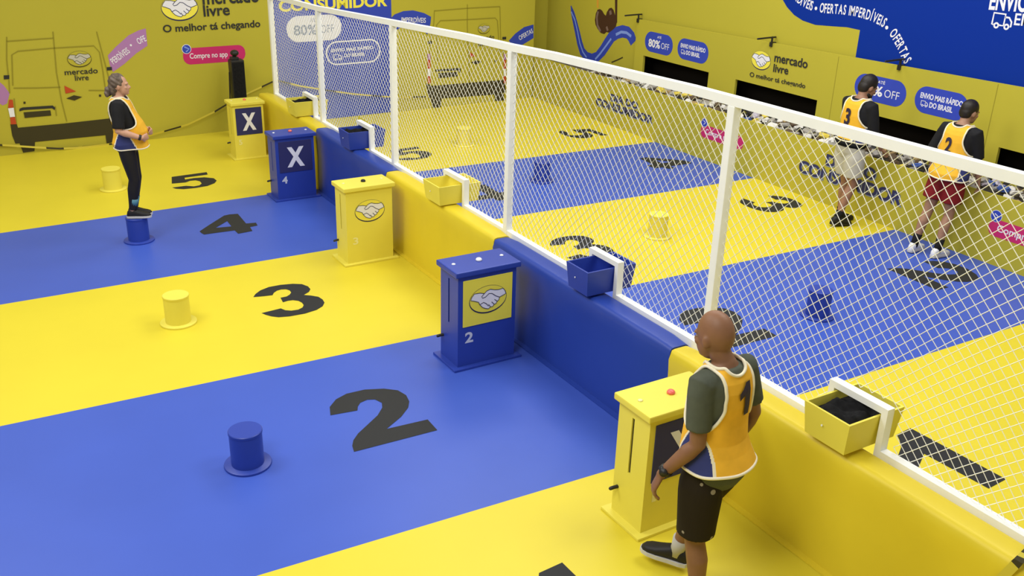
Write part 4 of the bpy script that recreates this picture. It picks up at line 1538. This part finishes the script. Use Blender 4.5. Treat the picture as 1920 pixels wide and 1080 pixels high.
    def shoes(s, m, sole_m, sock_m=None, sock_top=0.12):
        k = s.k
        for sd in (-1, 1):
            an, t = s.an[sd], s.toe[sd]
            up = V((0, 0, 1)) - t * t.z
            up.normalize()
            rt = t.cross(up)
            bot = an - up * 0.075 * k
            bm = bmesh.new()
            secs = []
            for f, w, h in ((-0.072, 0.016, 0.03), (-0.062, 0.030, 0.068), (-0.03, 0.038, 0.092), (0.02, 0.040, 0.096), (0.06, 0.043, 0.078), (0.11, 0.047, 0.058), (0.155, 0.045, 0.046), (0.185, 0.034, 0.036), (0.202, 0.014, 0.022)):
                secs.append((bot + t * f * k + up * (0.012 + h / 2) * k, rt * w * k, up * (h / 2) * k))
            loft(bm, secs, n=20, power=0.75)
            o = obj('shoe', bm, m, s.root, True)
            bm = bmesh.new()
            ring = []
            for f, w in ((-0.078, 0.012), (-0.066, 0.032), (-0.03, 0.042), (0.03, 0.043), (0.10, 0.050), (0.155, 0.048), (0.190, 0.036), (0.208, 0.014)):
                ring.append((f, w))
            outl = [bot + t * f * k + rt * w * k for f, w in ring] + [bot + t * f * k - rt * w * k for f, w in ring[::-1]]
            lo = [bm.verts.new(p) for p in outl]
            hi = [bm.verts.new(p + up * 0.024 * k) for p in outl]
            bm.faces.new(lo[::-1])
            bm.faces.new(hi)
            for i in range(len(lo)):
                j = (i + 1) % len(lo)
                bm.faces.new((lo[i], lo[j], hi[j], hi[i]))
            obj('sole', bm, sole_m, o)
            if sock_m:
                bm = bmesh.new()
                kn = s.kn[sd]
                u = (kn - an).normalized()
                tube(bm, [an - up * 0.02 * k, an + u * 0.04 * k, an + u * sock_top * k], [0.042 * k, 0.041 * k, 0.046 * k], n=18, round_ends=False)
                obj('sock', bm, sock_m, s.root, True)

    def bib(s, number, hem=0.90, armpit=1.17, nx=0.0, nz=1.20, nh=0.16, nw=0.07, off=0.030, flare=0.0, fine=False, front_flare=0.0):
        """sleeveless training bib: grid around the torso with arm and neck openings"""
        k = s.k
        NZ, NT = (180, 260) if fine else (100, 140)
        z0, z1 = hem * k, 1.462 * k
        bm = bmesh.new()
        g, flat = [], {}
        for i in range(NZ + 1):
            z = z0 + (z1 - z0) * i / NZ
            cy, rx, ry = s.sec(z)
            fl_ = flare * max(0, 1 - (z / k - hem) / 0.30) ** 1.5
            row = []
            for j in range(NT):
                a = 2 * PI * j / NT
                ct, st = math.cos(a), math.sin(a)
                x = (rx + off + fl_) * math.copysign(abs(ct) ** 0.9, ct)
                ff = fl_ + (front_flare * max(0, 1 - (z / k - hem) / 0.45) if st > 0 else 0)
                y = cy + (ry + off * .8 + ff) * math.copysign(abs(st) ** 0.9, st)
                p = V((x, y, z + 0.004 * math.sin(a * 5)))
                v = bm.verts.new(p)
                row.append(v)
            g.append(row)
        for i in range(NZ):
            for j in range(NT):
                q = (g[i][j], g[i][(j + 1) % NT], g[i + 1][(j + 1) % NT], g[i + 1][j])
                c = sum((v.co for v in q), V()) / 4
                x, y, z = c.x / k / s.wide, c.y / k, c.z / k
                if z > armpit and abs(x) > 0.118 + 0.075 * max(0, (armpit + 0.14 - z) / 0.14) ** 1.6: continue
                if z > 1.40 and (x / 0.083) ** 2 + ((z - 1.475) / 0.055) ** 2 < 1: continue
                f = bm.faces.new(q)
                # navy side panels widen towards the hem
                t = max(0, (armpit - z) / (armpit - hem))
                w = 0.022 + 0.105 * t ** 0.8
                side = abs(y - 0.0)
                if z < armpit and abs(x) > 0.05 and side < w + 0.012:
                    f.material_index = 1 if side < w else 2
        bmesh.ops.delete(bm, geom=[v for v in bm.verts if not v.link_faces], context='VERTS')
        # smooth the cut edges
        bd = [v for v in bm.verts if any(len(e.link_faces) == 1 for e in v.link_edges)]
        for _ in range(30 if fine else 14):
            new = {}
            for v in bd:
                nb = [e.other_vert(v).co for e in v.link_edges if len(e.link_faces) == 1]
                if len(nb) == 2: new[v] = v.co * 0.5 + (nb[0] + nb[1]) * 0.25
            for v, c in new.items(): v.co = c
        # boundary loops for the trim
        be = {e for e in bm.edges if len(e.link_faces) == 1}
        loops = []
        while be:
            e = be.pop()
            st, cur = e.verts[0], e.verts[1]
            lp = [st.co.copy(), cur.co.copy()]
            while True:
                nx_ = [x for x in cur.link_edges if x in be]
                if not nx_: break
                be.discard(nx_[0])
                cur = nx_[0].other_vert(cur)
                if cur is st: break
                lp.append(cur.co.copy())
            loops.append(lp)
        for v in bm.verts: v.co = s.bend(v.co)
        o = obj('bib', bm, [ORANGE, BIBNAVY, BIBTRIM], s.root, True)
        md = o.modifiers.new('cloth_thickness', 'SOLIDIFY')
        md.thickness = 0.004
        for lp in loops:
            if len(lp) > 12:
                q = lp[::2]
                mz = sum(p.z for p in q) / len(q) / k
                mx = sum(p.x for p in q) / len(q) / k
                nm = 'hem_trim' if mz < armpit - 0.05 else ('neck_trim' if abs(mx) < 0.04 else 'armhole_trim')
                bm = bmesh.new()
                tube(bm, [s.bend(p) for p in q], 0.0085 * k, n=8, closed=True)
                obj(nm, bm, BIBTRIM, o, True)
        # number on the back
        vs, fs, w = text_geo(number, 0.035)
        if number == '1':       # the heavy figure one with its flag, as on the floor
            g1 = GL[1][0]
            ux, uy = [u for u, v in g1], [v for u, v in g1]
            w, hh = max(ux) - min(ux), max(uy) - min(uy)
            vs = [((u - min(ux)) * CAP / hh, (v - min(uy)) * CAP / hh) for u, v in g1]
            w *= CAP / hh
            fs = [tuple(range(len(vs)))]
        bm = bmesh.new()
        sy = nh / CAP
        sx = nw / w
        # fine triangles so that the print follows the cloth
        vv = [bm.verts.new((x, y, 0)) for x, y in vs]
        for f in fs:
            try: bm.faces.new([vv[i] for i in f])
            except ValueError: pass
        bmesh.ops.triangulate(bm, faces=bm.faces, ngon_method='EAR_CLIP')
        for _ in range(2):
            bmesh.ops.subdivide_edges(bm, edges=[e for e in bm.edges if e.calc_length() > 0.15], cuts=1)
            bmesh.ops.triangulate(bm, faces=bm.faces)
        for v in bm.verts:
            x = nx * k - (v.co.x * sx - nw / 2) * -1.0 * k
            z = (nz - nh / 2 + v.co.y * sy) * k
            cy, rx, ry = s.sec(z)
            rx, ry = rx + off, ry + off * .8
            t = max(-0.98, min(0.98, x / rx))
            # |ct|^.9 profile
            ct = abs(t) ** (1 / 0.9)
            st = math.sqrt(max(0, 1 - ct * ct)) ** 0.9
            v.co = s.bend((x, cy - ry * st - 0.008, z))
        obj('number', bm, BIBNUM, o)
        return o


def hair_cap(P, m, cells, voxel=0.007, noise=0.0, name='hair'):
    bm = bmesh.new()
    for c, r in cells:
        ellipsoid(bm, P.HP(c), tuple(t * P.k for t in r), P.hm, 22)
    o = fused(name, bm, m, P.root, voxel, 2)
    if noise:
        me = o.data
        for v in me.vertices:
            q = v.co
            v.co = q + v.normal * noise * (math.sin(q.x * 170 + q.z * 60) + math.sin(q.z * 130 + q.y * 90))
    return o


# --- bald man walking with number 1
b = fl(1306, 1130)
A = Person((b.x, b.y, 0), math.radians(98), 1.765, 'a', 'bald person in an amber bib with number 1 walking past the yellow podium', lean=0.05, belly=0.02, wide=0.85)
k = A.k
A.pose(Lw=(-0.275, 0.10, 0.915), Rw=(0.26, 0.08, 0.90), La=(-0.10, -0.08, 0.082), Ra=(0.12, 0.27, 0.13), Ltoe=(-0.2, 1, 0), Rtoe=(-0.45, 1, 0.05), Le=(-0.185, -0.02, 1.105),
       Rp=(0.5, -1, 0), kneeR=(0.3, 1, 0), head=(0.06, 0.16, 0.0), headoff=(-0.02, 0.03, -0.01))
A.body({-1: ((-0.30, 0.22, -0.92), (0.7, -0.6, -0.2), 0.5), 1: ((0, 0.15, -1), (-1, 0, 0), 0.4)}, voxel=0.006)
A.shirt(OLIVE, 0.80, 0.74, off=0.020, sr=0.0675, loose=0.040)
A.shorts(SHORTS_A, 0.98, 0.88, 0.032)
A.shoes(SHOE_B, SOLE, SOCK_G, 0.10)
A.bib('1', hem=0.925, armpit=1.13, nx=0.015, nz=1.30, nh=0.18, nw=0.085, off=0.033, flare=0.034, fine=True)
bm = bmesh.new()
wr, el = A.wr[-1], A.el[-1]
d = (wr - el).normalized()
tube(bm, [wr - d * 0.045, wr - d * 0.018], 0.036, n=20, round_ends=False)
wt = obj('watch', bm, BLACK_M, A.root, True)
bm = bmesh.new()
sd = V((-0.8, -0.45, 0.35))
sd = (sd - d * sd.dot(d)).normalized()
tube(bm, [wr - d * 0.032 + sd * 0.030, wr - d * 0.032 + sd * 0.043], 0.021, n=18, round_ends=False)
obj('watch_face', bm, BLACK_M, wt, True)

# --- woman standing on the blue stool
sl = woman_stool.location
Wm = Person((sl.x + 0.0, sl.y, 0.268), math.radians(-18), 1.50, 'b', 'person with tied ash brown hair standing on a blue stool in black leggings', lean=-0.02, belly=0.055, wide=0.95)
Wm.pose(Lw=(-0.10, 0.225, 0.90), Rw=(0.175, 0.175, 0.885), La=(-0.045, -0.02, 0.072), Ra=(0.045, -0.02, 0.072), Ltoe=(-0.02, 1, 0), Rtoe=(0.02, 1, 0), Lp=(-.5, -1, -.6), Rp=(.35, -1, -.6), head=(0.0, -0.05, 0.0))
Wm.body({-1: ((0.8, 0.3, 0.0), (0, -1, 0), 0.5), 1: ((-0.75, 0.55, 0.0), (-.3, -1, 0), 0.5)})
Wm.shirt(BLK_SHIRT, 0.90, 0.90, off=0.014)
Wm.shorts(BLK_TIGHT, 0.99, 1.93, 0.002, name='leggings')
Wm.shoes(SHOE_B, SOLE, None)
for sdd in (1, -1):
    bm = bmesh.new()
    an, kn = Wm.an[sdd], Wm.kn[sdd]
    u = (kn - an).normalized()
    tube(bm, [an + u * 0.07, an + u * 0.15], [0.043, 0.050], n=18, round_ends=False)
    obj('ankle_band', bm, mat('teal_band', (0.07, 0.22, 0.30), 0.6), Wm.root, True)
Wm.bib('4', hem=0.87, armpit=1.10, nx=0, nz=1.22, nh=0.15, nw=0.08, off=0.030, front_flare=0.10)
hair_cap(Wm, HAIR_G, [((0, -0.024, 0.036), (0.086, 0.098, 0.108)), ((0, -0.070, -0.030), (0.070, 0.058, 0.090)), ((0, -0.135, -0.055), (0.042, 0.040, 0.055)), ((0.02, -0.150, -0.085), (0.03, 0.03, 0.04)), ((0, -0.06, -0.10), (0.045, 0.035, 0.05))], noise=0.0025)
bm = bmesh.new()
d = (Wm.wr[1] - Wm.el[1]).normalized()
tube(bm, [Wm.wr[1] - d * 0.03, Wm.wr[1] - d * 0.008], 0.030, n=16, round_ends=False)
obj('wrist_band', bm, BLACK_M, Wm.root, True)

# --- man with number 3 at the counter
b = fl(1584, 416)
T3 = Person((b.x - 0.11, b.y + 0.01, 0), math.radians(-6), 1.76, 'c', 'dark haired person with number 3 on an amber bib and pale shorts', lean=0.10)
T3.pose(Lw=(-0.20, 0.26, 0.92), Rw=(0.21, 0.25, 0.93), La=(-0.05, 0.06, 0.085), Ra=(0.08, -0.10, 0.10), Ltoe=(0.0, 1, 0), Rtoe=(0.10, 1, -0.1), Lp=(-.5, -.8, -.2), Rp=(.4, -1, -.4), head=(-0.25, 0.42, 0.0), headoff=(0.0, 0.03, -0.01))
T3.body({-1: ((0.1, 0.9, -0.4), (0, -.3, -1), 0.5), 1: ((-0.05, 0.9, -0.45), (0, -.3, -1), 0.5)})
T3.shirt(BLK_SHIRT, 0.92, 1.12, off=0.016)
T3.shorts(SHORTS_W, 0.97, 0.70, 0.034)
bm = bmesh.new()
T3.torso_loft(bm, 0.945 * T3.k, 1.0 * T3.k, 0.036)
obj('waist_pouch', bm, BLACK_C, T3.root, True)
T3.shoes(SHOE_B, SHOE_B, SOCK_B, 0.09)
T3.bib('3', hem=0.985, armpit=1.16, nx=-0.01, nz=1.245, nh=0.17, nw=0.085, off=0.034, flare=0.005)
hair_cap(T3, HAIR_D, [((0, -0.020, 0.040), (0.084, 0.100, 0.105)), ((0, -0.052, -0.005), (0.078, 0.066, 0.085)), ((0, 0.055, -0.082), (0.056, 0.040, 0.036)), ((0, 0.020, -0.075), (0.066, 0.05, 0.035))])

# --- man with number 2 at the counter
b = fl(1748, 474)
T2 = Person((b.x, b.y, 0), math.radians(2), 1.69, 'd', 'dark haired person with number 2 on an amber bib and dark red shorts', lean=0.16)
T2.pose(Lw=(-0.27, 0.12, 0.86), Rw=(0.22, 0.23, 0.80), La=(-0.13, -0.17, 0.085), Ra=(0.11, -0.10, 0.085), Ltoe=(-0.1, 1, 0), Rtoe=(0.05, 1, 0), Lp=(-.6, -1, 0), Rp=(.5, -1, 0), head=(-0.30, 0.20, 0.0), headoff=(0, 0.02, 0))
T2.body({-1: ((0.1, 0.7, -0.7), (0.6, -.3, -.6), 0.5), 1: ((0.05, 0.35, -0.95), (-0.5, -.4, -.3), 0.5)})
T2.shirt(BLK_SHIRT, 0.88, 0.95, off=0.016)
T2.shorts(SHORTS_R, 0.98, 0.62, 0.034)
T2.shoes(SHOE_W, SOLE, SOCK_B, 0.13)
T2.bib('2', hem=0.88, armpit=1.15, nx=-0.02, nz=1.22, nh=0.16, nw=0.085, off=0.036, flare=0.02)
hair_cap(T2, HAIR_D, [((0, -0.020, 0.040), (0.083, 0.099, 0.100)), ((0, -0.052, -0.002), (0.077, 0.064, 0.078))])
